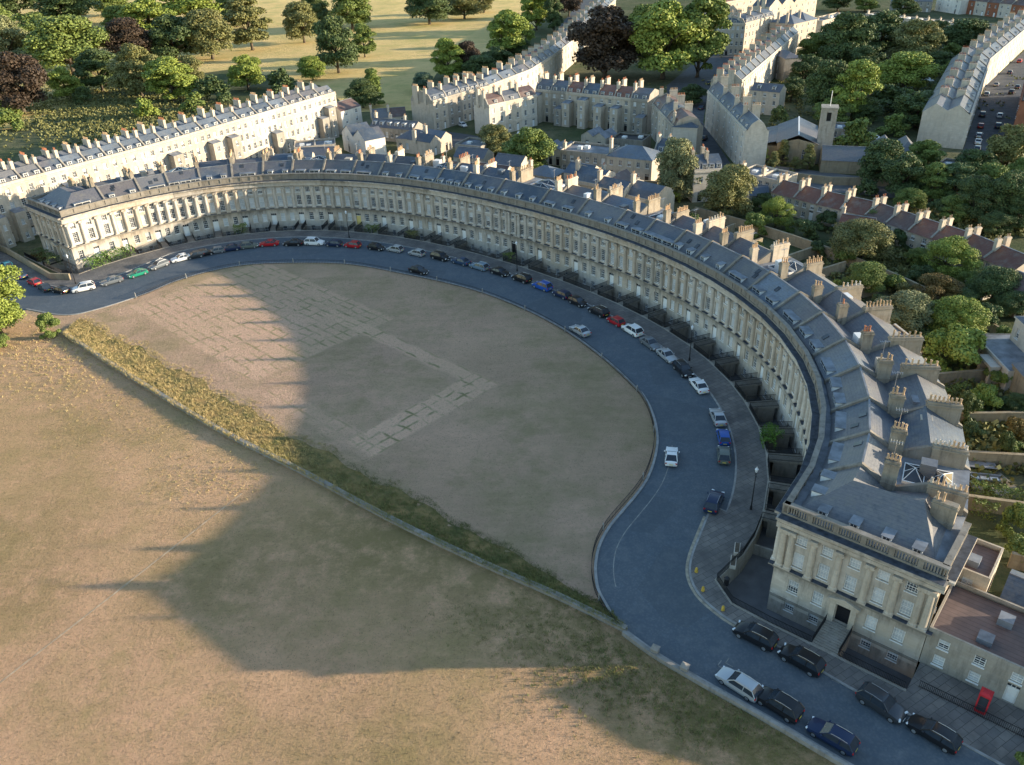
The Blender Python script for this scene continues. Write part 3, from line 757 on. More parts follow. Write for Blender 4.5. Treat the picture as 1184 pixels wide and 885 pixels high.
    if not (first or last):
        for _ in range(rnd.choice([0, 1, 1, 2])):                      # roof clutter: tank housings, hatches, aerials
            xa = rnd.uniform(.8, Wd - 2.2); ya = rnd.uniform(7.6, 13.5); b = MB(); hh = rnd.uniform(.7, 1.5)
            b.box(xa, xa + rnd.uniform(.9, 1.6), ya, ya + rnd.uniform(.9, 1.8), 11.8, 13.2 + hh, 0, P); b.build('roof_hatch', M[rnd.choice(['lead', 'white', 'slate_grey', 'stone'])], h)
        if rnd.random() < .6:
            xa = rnd.uniform(.5, 1.2); b = MB(); b.tube([P(xa, 8.2, 12), P(xa, 8.2, 18.2)], .035, 4); b.tube([P(xa - .1, 7.5, 18), P(xa + .1, 8.9, 18)], .025, 4)
            for q in range(5): b.tube([P(xa - .35, 7.6 + q * .28, 18), P(xa + .35, 7.6 + q * .28, 18)], .016, 4)
            b.build('aerial', M['alloy'], h, recalc=False)
    # party wall with coping, and stacks on it
    if not first:
        def prof(b_, xa, xb, pts, zb):
            top = [P(xa, y, z) for y, z in pts], [P(xb, y, z) for y, z in pts]
            for kx in range(len(pts) - 1):
                (y0_, z0_), (y1_, z1_) = pts[kx], pts[kx + 1]
                b_.hexa([P(xa, y0_, zb), P(xb, y0_, zb), P(xb, y1_, zb), P(xa, y1_, zb), P(xa, y0_, z0_), P(xb, y0_, z0_), P(xb, y1_, z1_), P(xa, y1_, z1_)], 0)
        b = MB(); prof(b, -.2, .2, [(1.2, 12.4), (5.3, zr + .32), (8.7, zv + .5), (12.2, 14.75), (Dp + .05, 12.4)], 9.0)
        b.build('party_wall', M['stone_dark'], h)
        warm = 'chimney_stone' if rnd.random() < .8 else 'stone'
        y0 = 7.3 + rnd.uniform(-.3, .4); chimney('chimney', h, P, -.36, .36, y0, y0 + rnd.uniform(1.2, 1.7), 11, 15.9 + rnd.uniform(-.3, .5), rnd.choice([3, 4, 4]), warm, True, rnd.choice([0, 0, 1]))
        y1 = 11.0 + rnd.uniform(-.6, 1.2); chimney('chimney', h, P, -.36, .36, y1, y1 + rnd.uniform(3.0, 4.6), 10, 15.0 + rnd.uniform(-.3, .5), rnd.choice([6, 7, 8]), warm, True, rnd.choice([0, 1, 3]))
    for _ in range(rnd.choice([0, 0, 1, 2])):                     # rooflights set in the front slope
        if first or last: break
        xa = rnd.uniform(1.2, Wd - 2.0); f_ = rnd.uniform(.45, .75); ya = 1.35 + 3.95 * f_; za = 12.1 + (zr - 12.1) * f_
        b = MB(); sl = (zr - 12.1) / 3.95
        b.hexa([P(xa, ya, za + .03), P(xa + .7, ya, za + .03), P(xa + .7, ya + .8, za + .8 * sl + .03), P(xa, ya + .8, za + .8 * sl + .03), P(xa, ya, za + .12), P(xa + .7, ya, za + .12), P(xa + .7, ya + .8, za + .8 * sl + .12), P(xa, ya + .8, za + .8 * sl + .12)], 0)
        b.build('rooflight', [M['glass']], h)
    # dormers behind the parapet
    nd = rnd.choice([1, 2, 2, 3]); kd = rnd.choice([0, 0, 2, 1]) if nd > 1 else rnd.choice([1, 3])
    if Wd < 7 and nd == 3: nd = 2
    for q in range(nd):
        x = Wd * (q + .5 + rnd.uniform(-.08, .08)) / nd
        if first and x < 3: continue
        if last and x > Wd - 3: continue
        put('dormer', DORM[kd], fmat(P, x, 1.75, 12.05), h)
    if not (first or last) and i > 3 and rnd.random() < .7:           # closet wing behind
        b = MB(); wx0 = rnd.choice([0.3, Wd * .45]); wx1 = wx0 + Wd * .5; hh = rnd.choice([6.5, 9.0, 10.2, 11.3]); dd = Dp + rnd.uniform(2.5, 5.5)
        wop = [(wx0 + (wx1 - wx0) * .3, wx0 + (wx1 - wx0) * .3 + .9, z, z + 1.5) for z in (1.2, 4.4, 7.4) if z + 1.8 < hh]
        wall_grid(b, P, wx0, wx1, 0, hh, dd, wop, -.2, 0)
        b.poly([P(wx0, Dp, 0), P(wx0, dd, 0), P(wx0, dd, hh), P(wx0, Dp, hh)], 0); b.poly([P(wx1, Dp, 0), P(wx1, dd, 0), P(wx1, dd, hh), P(wx1, Dp, hh)], 0)
        b.poly([P(wx0, Dp, hh - .25), P(wx1, Dp, hh - .25), P(wx1, dd, hh - .25), P(wx0, dd, hh - .25)], 1)
        b.box(wx0, wx1, dd - .3, dd + .02, hh - .05, hh + .15, 0, P)
        wing = b.build('rear_wing', [M[rnd.choice(['stone', 'stone_pale', 'rubble'])], M['lead']], h)
        for (a, c, z, z1) in wop: put('window', window_mesh(.9, 1.5, 'glass', (2, 4)), fmat(P, (a + c) / 2, dd - .15, z) @ Matrix.Rotation(math.pi, 4, 'Z'), wing)
    # the area in front: retaining wall, entrance bridge and railings
    a0, a1 = (0.0, Wd)
    if first: a0 = 4.0
    if last: a1 = Wd - 4.0
    b = MB()
    b.box(a0, a1, -PIT_D - .02, -PIT_D + .3, PIT_Z, .12, 0, P); b.box(a0, a1, -PIT_D - .05, -PIT_D + .34, .132, .2, 0, P)
    if not first: b.box(0, .3, -PIT_D + .3, -.02, PIT_Z, -1.2, 0, P)
    b.build('area_wall', M['stone_grey'], h)
    rl = MB()
    if door_i is not None:
        xd = bx[door_i]
        b = MB(); b.box(xd - 1.0, xd + 1.0, -PIT_D + .342, -.02, -.2, .15, 0, P); b.box(xd - .9, xd + .9, -PIT_D + 1, -.7, PIT_Z, -.21, 0, P); b.box(xd - .75, xd + .75, -.5, -.015, .152, .18, 0, P)
        b.build('entrance_bridge', M['stone_dark'], h)
        for sx in (-.95, .95): railing(rl, [P(xd + sx, -PIT_D + .15, 0)[:2], P(xd + sx, -.1, 0)[:2]], .15, 1.05, .14)
        gaps = [(a0, xd - 1.0), (xd + 1.0, a1)]
    else: gaps = [(a0, a1)]
    for ga, gb in gaps:
        if gb - ga > .4: railing(rl, [P(ga, -PIT_D + .15, 0)[:2], P(gb, -PIT_D + .15, 0)[:2]], .2, 1.0, .15)
    rl.build('railing', M['iron'], h, recalc=False)
    if rnd.random() < .35 and door_i is not None:      # cellar stair in the area
        b = MB()
        for q in range(12): 
            xa = .6 + q * .24
            if xa < Wd - 2.6: b.box(xa, xa + .24, -PIT_D + .6, -PIT_D + 1.5, PIT_Z, -.1 - q * .2, 0, P)
        b.build('area_stair', M['stone_dark'], h)
    if first or last: end_front(h, i, first)
    return h

def end_front(h, i, first):
    sg = 1 if first else -1
    U0 = UR if first else UL
    def P(x, y, z):
        p = uv(sg * (U0 + x), y); return (p[0], p[1], z)
    Wd = EW; bw = 2.75; bx = [2.0 + .45, 5.25, Wd / 2, Wd - 5.25, Wd - 2.45]
    op, later = [], []
    for q, x in enumerate(bx):
        kd = 'blind' if rnd.random() < .6 else 'half'
        op += [(x - .6, x + .6, Z_BAND + .5, Z_BAND + 2.6), (x - .6, x + .6, Z_BAND + 3.7, Z_BAND + 5.0)]
        later += [(x, Z_BAND + .5, 1.2, 2.1, kd, (4, 5)), (x, Z_BAND + 3.7, 1.2, 1.3, 'glass' if q == 4 else 'blind', (4, 4))]
        if q != 2:
            op += [(x - .6, x + .6, 1.2, 3.1), (x - .55, x + .55, -1.6, -.2)]; later += [(x, 1.2, 1.2, 1.9, 'half' if rnd.random() < .5 else 'blind', (4, 5)), (x, -1.6, 1.1, 1.4, 'half', (4, 4))]
        else:
            op.append((x - .75, x + .75, .25, 3.0))
    b = MB(); wall_grid(b, P, 0, Wd, PIT_Z, Z_COLT, 0.0, op, .3, 0); b.poly([P(0, .01, Z_COLT), P(Wd, .01, Z_COLT), P(Wd, .01, Z_CORN), P(0, .01, Z_CORN)], 0)
    b.build('end_wall', [M['front_stone']], h)
    for (x, z, w_, hh, kd, bars) in later: put('window', window_mesh(w_, hh, kd, bars), fmat(P, x, .22, z), h)
    put('door', door_mesh(1.5, 2.75, 'door_black'), fmat(P, Wd / 2, .24, .25), h)
    # moulded door case with a small pediment
    b = MB(); m_ = Wd / 2
    for s in (-1, 1): b.box(m_ + s * 1.1 - .3, m_ + s * 1.1 + .3, -.45, -.005, .2, 3.1, 0, P)
    b.box(m_ - 1.55, m_ + 1.55, -.5, -.005, 3.1, 3.55, 0, P)
    b.ring([[P(m_ - 1.75, y, 3.55), P(m_ + 1.75, y, 3.55), P(m_, y, 4.12)] for y in (-.6, -.005)])
    b.build('door_case', M['stone'], h)
    b = MB(); b.box(-.4 if False else 0, Wd + .42, -.42, 0, Z_BAND - .38, Z_BAND - .12, 0, P); b.box(-.55, Wd + .5, -.55, 0, Z_BAND - .12, Z_BAND + .02, 0, P); b.box(-.53, Wd + .48, -.53, -.002, Z_BAND + .023, Z_BAND + .04, 1, P); b.box(0, Wd, -.1, 0, -.3, .03, 0, P)
    b.build('platband', [M['stone_dark'], M['soot_lead']], h)
    b = MB(); entablature(b, P, -.4, Wd + .4); b.build('entablature', M['front_stone'], h)
    b = MB(); parapet(b, P, -.2, Wd + .2, 6, True); b.build('parapet', [M['stone_dark'], M['soot_lead']], h)
    for x in (.55, 1.45, 3.85, 6.6, Wd - 6.6, Wd - 3.85, Wd - 1.45, Wd - .55): put('column', COLUMN, fmat(P, x, -.12, Z_BAND + .02), h)
    for x in (3.6, 6.9, 10.2, 13.2): put('dormer', DORM[2], fmat(P, x, 1.3, 11.85) @ Matrix.Diagonal((.95, .8, .72, 1)), h)
    # rear (garden) return: cornice and parapet turn the corner
    LenS = BND[1] - BND[0] if first else BND[30] - BND[29]
    def Q(x, y, z):
        p = uv(sg * (U0 + Wd - y), x); return (p[0], p[1], z)
    b = MB(); entablature(b, Q, 0.01, LenS); b.build('entablature', M['stone'], h)
    b = MB(); parapet(b, Q, .4, LenS, 3); b.build('parapet', [M['stone_dark'], M['soot_lead']], h)
    b = MB()                                                      # chimney stack at the rear corner
    chimney('chimney', h, Q, LenS - 1.2, LenS - .4, 1.4, 3.8, 10.5, 15.0, 4, 'chimney_stone')
    # stepped bridge to the entrance, area walls and railings
    b = MB(); ns = 12
    for q in range(ns): b.box(m_ - 1.4, m_ + 1.4, -4.6 + q * .37, -4.6 + (q + 1) * .37 - .055, -.05, .14 + q * .012, 0, P)
    b.box(m_ - 1.38, m_ + 1.38, -4.58, -.03, -.4, .06, 1, P)
    b.box(m_ - 1.3, m_ + 1.3, -4.2, -.03, PIT_Z, -.41, 0, P)
    b.build('entrance_steps', [M['stone_grey'], M['iron']], h)
    pts = [(Wd + .2, -4.6), (2.0, -4.6), (-2.5, -4.4), (-5.6, -2.2)]
    W2 = [P(x, y, 0)[:2] for x, y in pts] + [F(BND[0] + 4.0 if first else BND[30] - 4.0, -PIT_D)]
    if not first: pass
    b = MB(); strip(b, W2, -.12, .22, PIT_Z, .2); b.build('area_wall', M['stone_grey'], h)
    rl = MB()
    left = [P(x, -4.55, 0)[:2] for x in (Wd, m_ + 1.5)]; right = [P(m_ - 1.5, -4.55, 0)[:2]] + W2[1:]
    railing(rl, left, .2, 1.0, .15); railing(rl, right, .2, 1.0, .15)
    for s in (-1.4, 1.4): railing(rl, [P(m_ + s, -4.5, 0)[:2], P(m_ + s, -.5, 0)[:2]], .2, 1.05, .15)
    rl.build('railing', M['iron'], h, recalc=False)

HOUSES = [crescent_house(i) for i in range(30)]
# ---------------------------------------------------------------- boundary wall and rough bank of long grass
BANK_EDGE = (lambda L_: L_)(smooth_line)(px((92, 366), (112, 372), (180, 405.5), (257, 446), (339, 497), (400, 528), (507, 585), (582, 629), (629, 656), (683, 690), (700, 701)), 5)
def resample(line, n):
    pts = np.array([p[:2] for p in line]); d = np.r_[0, np.cumsum(np.hypot(*np.diff(pts, axis=0).T))]
    q = np.linspace(0, d[-1], n); return np.c_[np.interp(q, d, pts[:, 0]), np.interp(q, d, pts[:, 1])]
w0 = min(range(len(WALL_LINE)), key=lambda i: (Vector(WALL_LINE[i]) - Vector(at(70, 385)[:2])).length)
NB = 90
WB = resample(WALL_LINE[w0:], NB); EB_ = resample(BANK_EDGE, NB); EB_ = WB + (EB_ - WB) * (0.80 + .07 * np.sin(np.arange(NB) * .5) + .05 * np.sin(np.arange(NB) * 1.3))[:, None]
def bank_z(f): return 0.05 + 0.55 * max(0.0, 1 - f) ** 1.3
b = MB(); nc = 7
grid = [[(WB[i][0] + (EB_[i][0] - WB[i][0]) * j / nc, WB[i][1] + (EB_[i][1] - WB[i][1]) * j / nc, bank_z(j / nc) + (0 if j in (0, nc) else rnd.uniform(-.06, .1))) for j in range(nc + 1)] for i in range(NB)]
for i in range(NB - 1):
    for j in range(nc): b.poly([grid[i][j], grid[i + 1][j], grid[i + 1][j + 1], grid[i][j + 1]])
tag(b.build('bank', M['bank'], smooth=True), kind='structure')
b = MB(); wlz = [tuple(p) for p in WB]; strip(b, wlz, -.26, .26, 0.0, 0.66); strip(b, wlz, -.31, .31, .663, .74)
M['wall_stone'] = stone('boundary_wall_stone', (0.33, 0.31, 0.285), 0.7)
tag(b.build('boundary_wall', M['wall_stone']), 'low grey stone wall between the rough grass bank and the lower field', 'wall')
b = MB(); strip(b, [p for p in FIELD_EDGE], -.75, -.35, 0.0, .62)
tag(b.build('boundary_wall', M['wall_stone']), 'low stone kerb wall along the lower road beside the dry field', 'wall')
for (x, y, l) in ((757, 757, 'where the lower road meets the boundary wall'), (791, 778, 'nearest the parked silver estate car')):
    p = at(x, y); b = MB(); b.box(-.35, .35, -.35, .35, 0, .95); b.box(-.42, .42, -.42, .42, .952, 1.08)
    b.ring([[(-.42, -.42, 1.083), (.42, -.42, 1.083), (.42, .42, 1.083), (-.42, .42, 1.083)], [(-.05, -.05, 1.3), (.05, -.05, 1.3), (.05, .05, 1.3), (-.05, .05, 1.3)]])
    o = put('stone_post', b.mesh('stone_post', [M['wall_stone']]), Matrix.Translation(Vector(p)) @ Matrix.Rotation(-.6, 4, 'Z')); tag(o, 'square stone post with a pointed cap ' + l, 'post', 'stone posts of the wall')

# long grass: one mass of blades
t = NT('long_grass')
sep = t.n('ShaderNodeSeparateXYZ'); t.link(t.P(), sep.inputs[0])
side = t.math('ADD', t.remap(sep.outputs[0], -62, 0), t.math('SUBTRACT', t.noise(0.12, 4, 0.7), 0.5))
c = t.mix(t.remap(side, 0.35, 0.75), (0.62, 0.475, 0.235), (0.19, 0.205, 0.08))
c = t.mix(t.math('MULTIPLY', t.noise(0.9, 3, 0.6, lo=0.4, hi=0.7), 0.8), c, (0.30, 0.27, 0.10))
M['long_grass'] = t.fin(c, 0.85, 0.1)
def tufts(mb, x, y, z, h, n, spread):
    for _ in range(n):
        a = rnd.uniform(0, 6.28); r = rnd.uniform(0, spread); bx_, by_ = x + r * math.cos(a), y + r * math.sin(a)
        hh = h * rnd.uniform(.6, 1.2); ld = rnd.uniform(0, 6.28); le = hh * rnd.uniform(.1, .6); wv = rnd.uniform(.018, .045)
        nx, ny = -math.sin(ld) * wv, math.cos(ld) * wv
        i = len(mb.v); mb.v += [(bx_ - nx, by_ - ny, z), (bx_ + nx, by_ + ny, z), (bx_ + math.cos(ld) * le, by_ + math.sin(ld) * le, z + hh)]
        mb.f.append((i, i + 1, i + 2)); mb.m.append(0)
b = MB()
for _ in range(15000):
    i = rnd.uniform(0, NB - 1.01); f = rnd.random() ** 1.35 * 1.3 - .06; k_ = int(i); fr = i - k_
    p = WB[k_] * (1 - fr) + WB[k_ + 1] * fr; q = EB_[k_] * (1 - fr) + EB_[k_ + 1] * fr
    s_ = p + (q - p) * f
    if math.sin(s_[0] * .9) * math.sin(s_[1] * 1.1 + s_[0] * .4) > .55 and rnd.random() < .7: continue
    tufts(b, s_[0], s_[1], bank_z(f) - .05, rnd.choice([.18, .26, .34, .5]) * (1.1 - .5 * f), 9, rnd.choice([.2, .35, .5]))
tag(b.build('rough_grass', [M['long_grass']], recalc=False), 'long uncut grass on the bank above the wall', kind='stuff')
# weeds and dry clumps on the field side
def clumps(region, n, h, sp=.5):
    for _ in range(n):
        cx_, cy_, rx, ry = region
        p = at(rnd.gauss(cx_, rx), rnd.gauss(cy_, ry))
        f_ = Vector(p[:2])
        yield p
b = MB()
for reg, n, h in (((60, 415, 45, 22), 700, .35), ((255, 555, 40, 16), 260, .22), ((690, 765, 45, 22), 750, .3), ((760, 800, 60, 20), 600, .35), ((850, 840, 50, 16), 500, .3), ((620, 720, 60, 16), 350, .25), ((150, 470, 60, 30), 350, .2)):
    for p in clumps(reg, n, h):
        # stay on the field side of wall and kerb
        qi = min(range(len(WALL_LINE) - 1), key=lambda k: (Vector(WALL_LINE[k]) - Vector(p[:2])).length)
        a_, b_ = Vector(WALL_LINE[qi]), Vector(WALL_LINE[qi + 1]); cr = (b_ - a_).x * (p[1] - a_.y) - (b_ - a_).y * (p[0] - a_.x)
        qj = min(range(len(FIELD_EDGE) - 1), key=lambda k: (Vector(FIELD_EDGE[k]) - Vector(p[:2])).length)
        a2, b2 = Vector(FIELD_EDGE[qj]), Vector(FIELD_EDGE[qj + 1]); cr2 = (b2 - a2).x * (p[1] - a2.y) - (b2 - a2).y * (p[0] - a2.x)
        if rnd.random() < .8 and cr < -.4 and (p[0] < WALL_LINE[-1][0] or cr2 < -1.2) and (p[0] < WALL_LINE[-1][0] - 3 or cr2 < -1.2): tufts(b, p[0], p[1], .04, h, 7, .35)
tag(b.build('rough_grass', [M['long_grass']], recalc=False), 'scattered dry weeds on the lower field', kind='stuff')

# fine dry grass over lawn and field, one mass each
def in_poly(x, y, poly):
    c = np.zeros(len(x), bool); n = len(poly); j = n - 1
    for i in range(n):
        xi, yi = poly[i][:2]; xj, yj = poly[j][:2]
        if yi != yj: c ^= ((yi > y) != (yj > y)) & (x < (xj - xi) * (y - yi) / (yj - yi) + xi)
        j = i
    return c
def fine_grass(poly, box, n, hmin, hmax, mat, label, seed):
    r = np.random.RandomState(seed); x = r.uniform(box[0], box[1], n); y = r.uniform(box[2], box[3], n)
    k = in_poly(x, y, poly); x, y = x[k], y[k]; m = len(x); nb = 3
    X = np.repeat(x, nb) + r.normal(size=m * nb) * .05; Y = np.repeat(y, nb) + r.normal(size=m * nb) * .05
    h = r.uniform(hmin, hmax, m * nb); a = r.uniform(0, 6.2832, m * nb); wv = r.uniform(.014, .03, m * nb); le = h * r.uniform(.2, .9, m * nb)
    dx, dy = np.cos(a), np.sin(a)
    V = np.stack([np.c_[X - dy * wv, Y + dx * wv, np.full(m * nb, .045)], np.c_[X + dy * wv, Y - dx * wv, np.full(m * nb, .045)], np.c_[X + dx * le, Y + dy * le, .045 + h]], axis=1).reshape(-1, 3)
    me = bpy.data.meshes.new('grass'); nf = m * nb
    me.vertices.add(nf * 3); me.vertices.foreach_set('co', V.astype(np.float32).ravel()); me.loops.add(nf * 3); me.loops.foreach_set('vertex_index', np.arange(nf * 3, dtype=np.int32))
    me.polygons.add(nf); me.polygons.foreach_set('loop_start', np.arange(0, nf * 3, 3, dtype=np.int32)); me.materials.append(mat); me.update(calc_edges=True)
    tag(put('grass', me), label, kind='stuff')
def blade_mat(name, warm, green, spots=()):
    t = NT(name)
    c = t.mix(t.noise(0.06, 5, 0.7, lo=0.38, hi=0.66), warm, sc(warm, .72))
    c = t.mix(t.math('MULTIPLY', t.noise(0.10, 6, 0.75, vec=t.mapped(loc=(5, 50, 3)), lo=0.48, hi=0.66), .8), c, green)
    c = t.mix(t.noise(3.1, 2, 0.5, lo=0.4, hi=0.7), c, sc(warm, .55))
    return t.fin(c, .9, .05)
M['blades_lawn'] = blade_mat('lawn_blades', (0.36, 0.26, 0.18), (0.16, 0.18, 0.07)); M['blades_field'] = blade_mat('field_blades', (0.44, 0.30, 0.19), (0.24, 0.225, 0.09))
fine_grass(LAWN, (-75, 45, 68, 165), 120000, .03, .07, M['blades_lawn'], 'short parched grass of the crescent lawn', 3)
fine_grass(FIELD, (-95, 52, 42, 150), 190000, .03, .085, M['blades_field'], 'short parched grass of the lower field', 4)

# ---------------------------------------------------------------- trees
def leaf_mat(name, base, hi):
    t = NT(name)
    oi = t.n('ShaderNodeObjectInfo')
    c = t.mix(t.noise(0.45, 4, 0.65, lo=0.32, hi=0.68), sc(base, 0.62), hi)
    c = t.mix(t.math('MULTIPLY', t.noise(2.6, 2, 0.6, lo=0.45, hi=0.7), .5), c, sc(base, 0.45))
    c = t.mix(t.math('MULTIPLY', oi.outputs['Random'], 0.35), c, sc(base, 0.7))
    return t.fin(c, 0.6, 0.25)
LEAF = {'lime': leaf_mat('lime_leaves', (0.22, 0.30, 0.055), (0.42, 0.47, 0.10)), 'mid': leaf_mat('green_leaves', (0.15, 0.21, 0.05), (0.29, 0.35, 0.09)),
        'dark': leaf_mat('dark_leaves', (0.075, 0.115, 0.045), (0.165, 0.215, 0.07)), 'olive': leaf_mat('olive_leaves', (0.19, 0.20, 0.07), (0.34, 0.32, 0.12)),
        'copper': leaf_mat('copper_leaves', (0.062, 0.044, 0.032), (0.115, 0.078, 0.05)), 'pale': leaf_mat('pale_leaves', (0.23, 0.25, 0.11), (0.38, 0.38, 0.19)),
        'autumn': leaf_mat('russet_leaves', (0.19, 0.13, 0.045), (0.28, 0.20, 0.06)), 'blue': leaf_mat('blue_leaves', (0.09, 0.15, 0.10), (0.17, 0.24, 0.15))}
LEAF['hedge'] = leaf_mat('hedge_leaves', (0.11, 0.22, 0.035), (0.22, 0.36, 0.06))
M['bark'] = plain('bark', (0.12, 0.095, 0.07), 0.95, 0.35)
def crown_mesh(R_, H_, zb, n, leaf, shape, seed):
    """leaf-sized faces spread over clumps that fill an uneven crown"""
    r = np.random.RandomState(seed); V = []; Fc = []
    nl = {'round': 54, 'tall': 52, 'cone': 48, 'bush': 20, 'weep': 50}[shape]
    lobes = []
    for k in range(nl):
        z = r.uniform(0, 1); a = r.uniform(0, 6.2832)
        prof = {'round': math.sin(math.pi * min(1, .12 + z * .86)) ** .55, 'tall': math.sin(math.pi * min(1, .10 + z * .86)) ** .6, 'cone': (1 - z) ** .75 * .95 + .06, 'bush': math.cos(z * 1.45) ** .5, 'weep': math.sin(math.pi * min(1, .2 + z * .75)) ** .5}[shape]
        rad = prof * r.uniform(.45, .82) * R_
        lr = R_ * r.uniform(.16, .36) * (0.75 if shape == 'cone' else 1)
        lobes.append((rad * math.cos(a), rad * math.sin(a), zb + (H_ - zb) * (z * .86 + .06), lr))
    lobes.append((0, 0, zb + (H_ - zb) * .55, R_ * .45)); lobes.append((0, 0, H_ - R_ * .35, R_ * .35))
    tot = sum(l[3] ** 2 for l in lobes)
    for (x, y, z, lr) in lobes:
        m = int(n * lr * lr / tot)
        d = r.normal(size=(m, 3)); d /= np.linalg.norm(d, axis=1)[:, None]
        d[:, 2] = np.where(d[:, 2] < -.35, -d[:, 2], d[:, 2])
        rr = lr * (0.55 + .6 * r.rand(m) ** .7)
        pos = np.c_[x + d[:, 0] * rr, y + d[:, 1] * rr, z + d[:, 2] * rr * (1.25 if shape == 'weep' else .9)]
        nrm = d + .65 * r.normal(size=(m, 3)); nrm /= np.linalg.norm(nrm, axis=1)[:, None]
        tg_ = np.cross(nrm, r.normal(size=(m, 3))); tg_ /= np.linalg.norm(tg_, axis=1)[:, None]; bt = np.cross(nrm, tg_)
        sz = leaf * r.uniform(.6, 1.25, size=(m, 1)); i0_ = len(V) 
        q = np.stack([pos - tg_ * sz * .5, pos + bt * sz * .42, pos + tg_ * sz * .6, pos - bt * sz * .42], axis=1)
        V.extend(q.reshape(-1, 3).tolist())
        Fc.extend([(i0_ + 4 * k, i0_ + 4 * k + 1, i0_ + 4 * k + 2, i0_ + 4 * k + 3) for k in range(m)])
    me = bpy.data.meshes.new('crown'); me.from_pydata(V, [], Fc); me.materials.append(M['bark']); me.update(); return me
def trunk_mesh(R_, H_, zb, seed):
    r = random.Random(seed); b = MB(); t0 = R_ * .055 + .12
    b.tube([(0, 0, -.1), (.05, .03, zb * .6), (.1, 0, zb + (H_ - zb) * .3), (0, .1, zb + (H_ - zb) * .7)], t0, 8, r1=t0 * .3)
    for k in range(7):
        a = r.uniform(0, 6.28); z0 = zb * .7 + (H_ - zb) * r.uniform(0, .4)
        b.tube([(.05, .02, z0), (math.cos(a) * R_ * .35, math.sin(a) * R_ * .35, z0 + (H_ - zb) * .18), (math.cos(a) * R_ * .7, math.sin(a) * R_ * .7, z0 + (H_ - zb) * .3)], t0 * .45, 5, r1=t0 * .12)
    return b.mesh('trunk', [M['bark']], smooth=True)
PROTO = {}
for shape, R_, H_, zb in (('round', 7, 15, 1.5), ('tall', 5, 17, 1.2), ('cone', 3.6, 15, .6), ('bush', 2.2, 3.4, .05), ('weep', 5, 14, .8)):
    for lod, n, leaf in ((0, 20000, .52), (1, 34000, .34)):
        if shape == 'bush': n, leaf = (2200, .36) if lod == 0 else (8000, .22)
        for v in range(2 if lod == 0 and shape in ('round', 'tall') else (2 if shape == 'round' else 1)):
            PROTO.setdefault((shape, lod), []).append((crown_mesh(R_, H_, zb, n, leaf, shape, hash((R_, lod, v)) % 10000 if False else int(R_ * 100 + lod * 10 + v)), trunk_mesh(R_, H_, zb, v + lod * 5), R_, H_))
def tree_at(x, y, Rr, Hh, shape, colour, label, group, name=None, lod=None):
    d = math.hypot(x, y, CAMH)
    lod = (1 if d < 235 else 0) if lod is None else lod
    cr, tr, R_, H_ = rnd.choice(PROTO[(shape, lod)])
    cat = 'shrub' if shape == 'bush' else 'tree'
    th = thing(name or {'bush': 'garden_shrub', 'cone': 'conifer_tree', 'weep': 'birch_tree'}.get(shape, 'broadleaf_tree'), (x, y, 0), label, cat, group)
    mw = Matrix.Translation(Vector((x, y, 0))) @ Matrix.Rotation(rnd.uniform(0, 6.28), 4, 'Z') @ Matrix.Diagonal((Rr / R_, Rr / R_ * rnd.uniform(.92, 1.08), Hh / H_, 1))
    c = put('crown', cr, mw, th)
    c.material_slots[0].link = 'OBJECT'; c.material_slots[0].material = LEAF[colour]
    if shape != 'bush': put('trunk', tr, mw, th)
    return th
def tree_px(cx, cy, w_, h_, colour, shape, label, group):
    base_guess = at(cx, cy + h_ * .35)
    for _ in range(3):
        x, y, _z = base_guess
        dep = math.atan2(CAMH, math.hypot(x, y)); k = ppm(x, y)
        by = cy + h_ / 2 - (w_ / 2) * math.sin(dep) * .9
        base_guess = at(cx, by)
    x, y, _z = base_guess; k = ppm(x, y)
    Rr = w_ / 2 / k * 1.2
    Hh = max((by - (cy - h_ / 2) - .25 * w_ / 2 * math.sin(dep)) / (math.cos(dep) * k) * 1.06, 1.2 * Rr)
    return tree_at(x, y, Rr, Hh, shape, colour, label, group)
CN = {'lime': 'bright yellow-green', 'mid': 'green', 'dark': 'dark green', 'olive': 'olive green', 'copper': 'dark copper-leaved', 'pale': 'pale grey-green', 'autumn': 'russet-tinged', 'blue': 'blue-green'}
SN = {'round': 'spreading tree', 'tall': 'upright tree', 'cone': 'pointed tree', 'bush': 'bush', 'weep': 'drooping tree'}
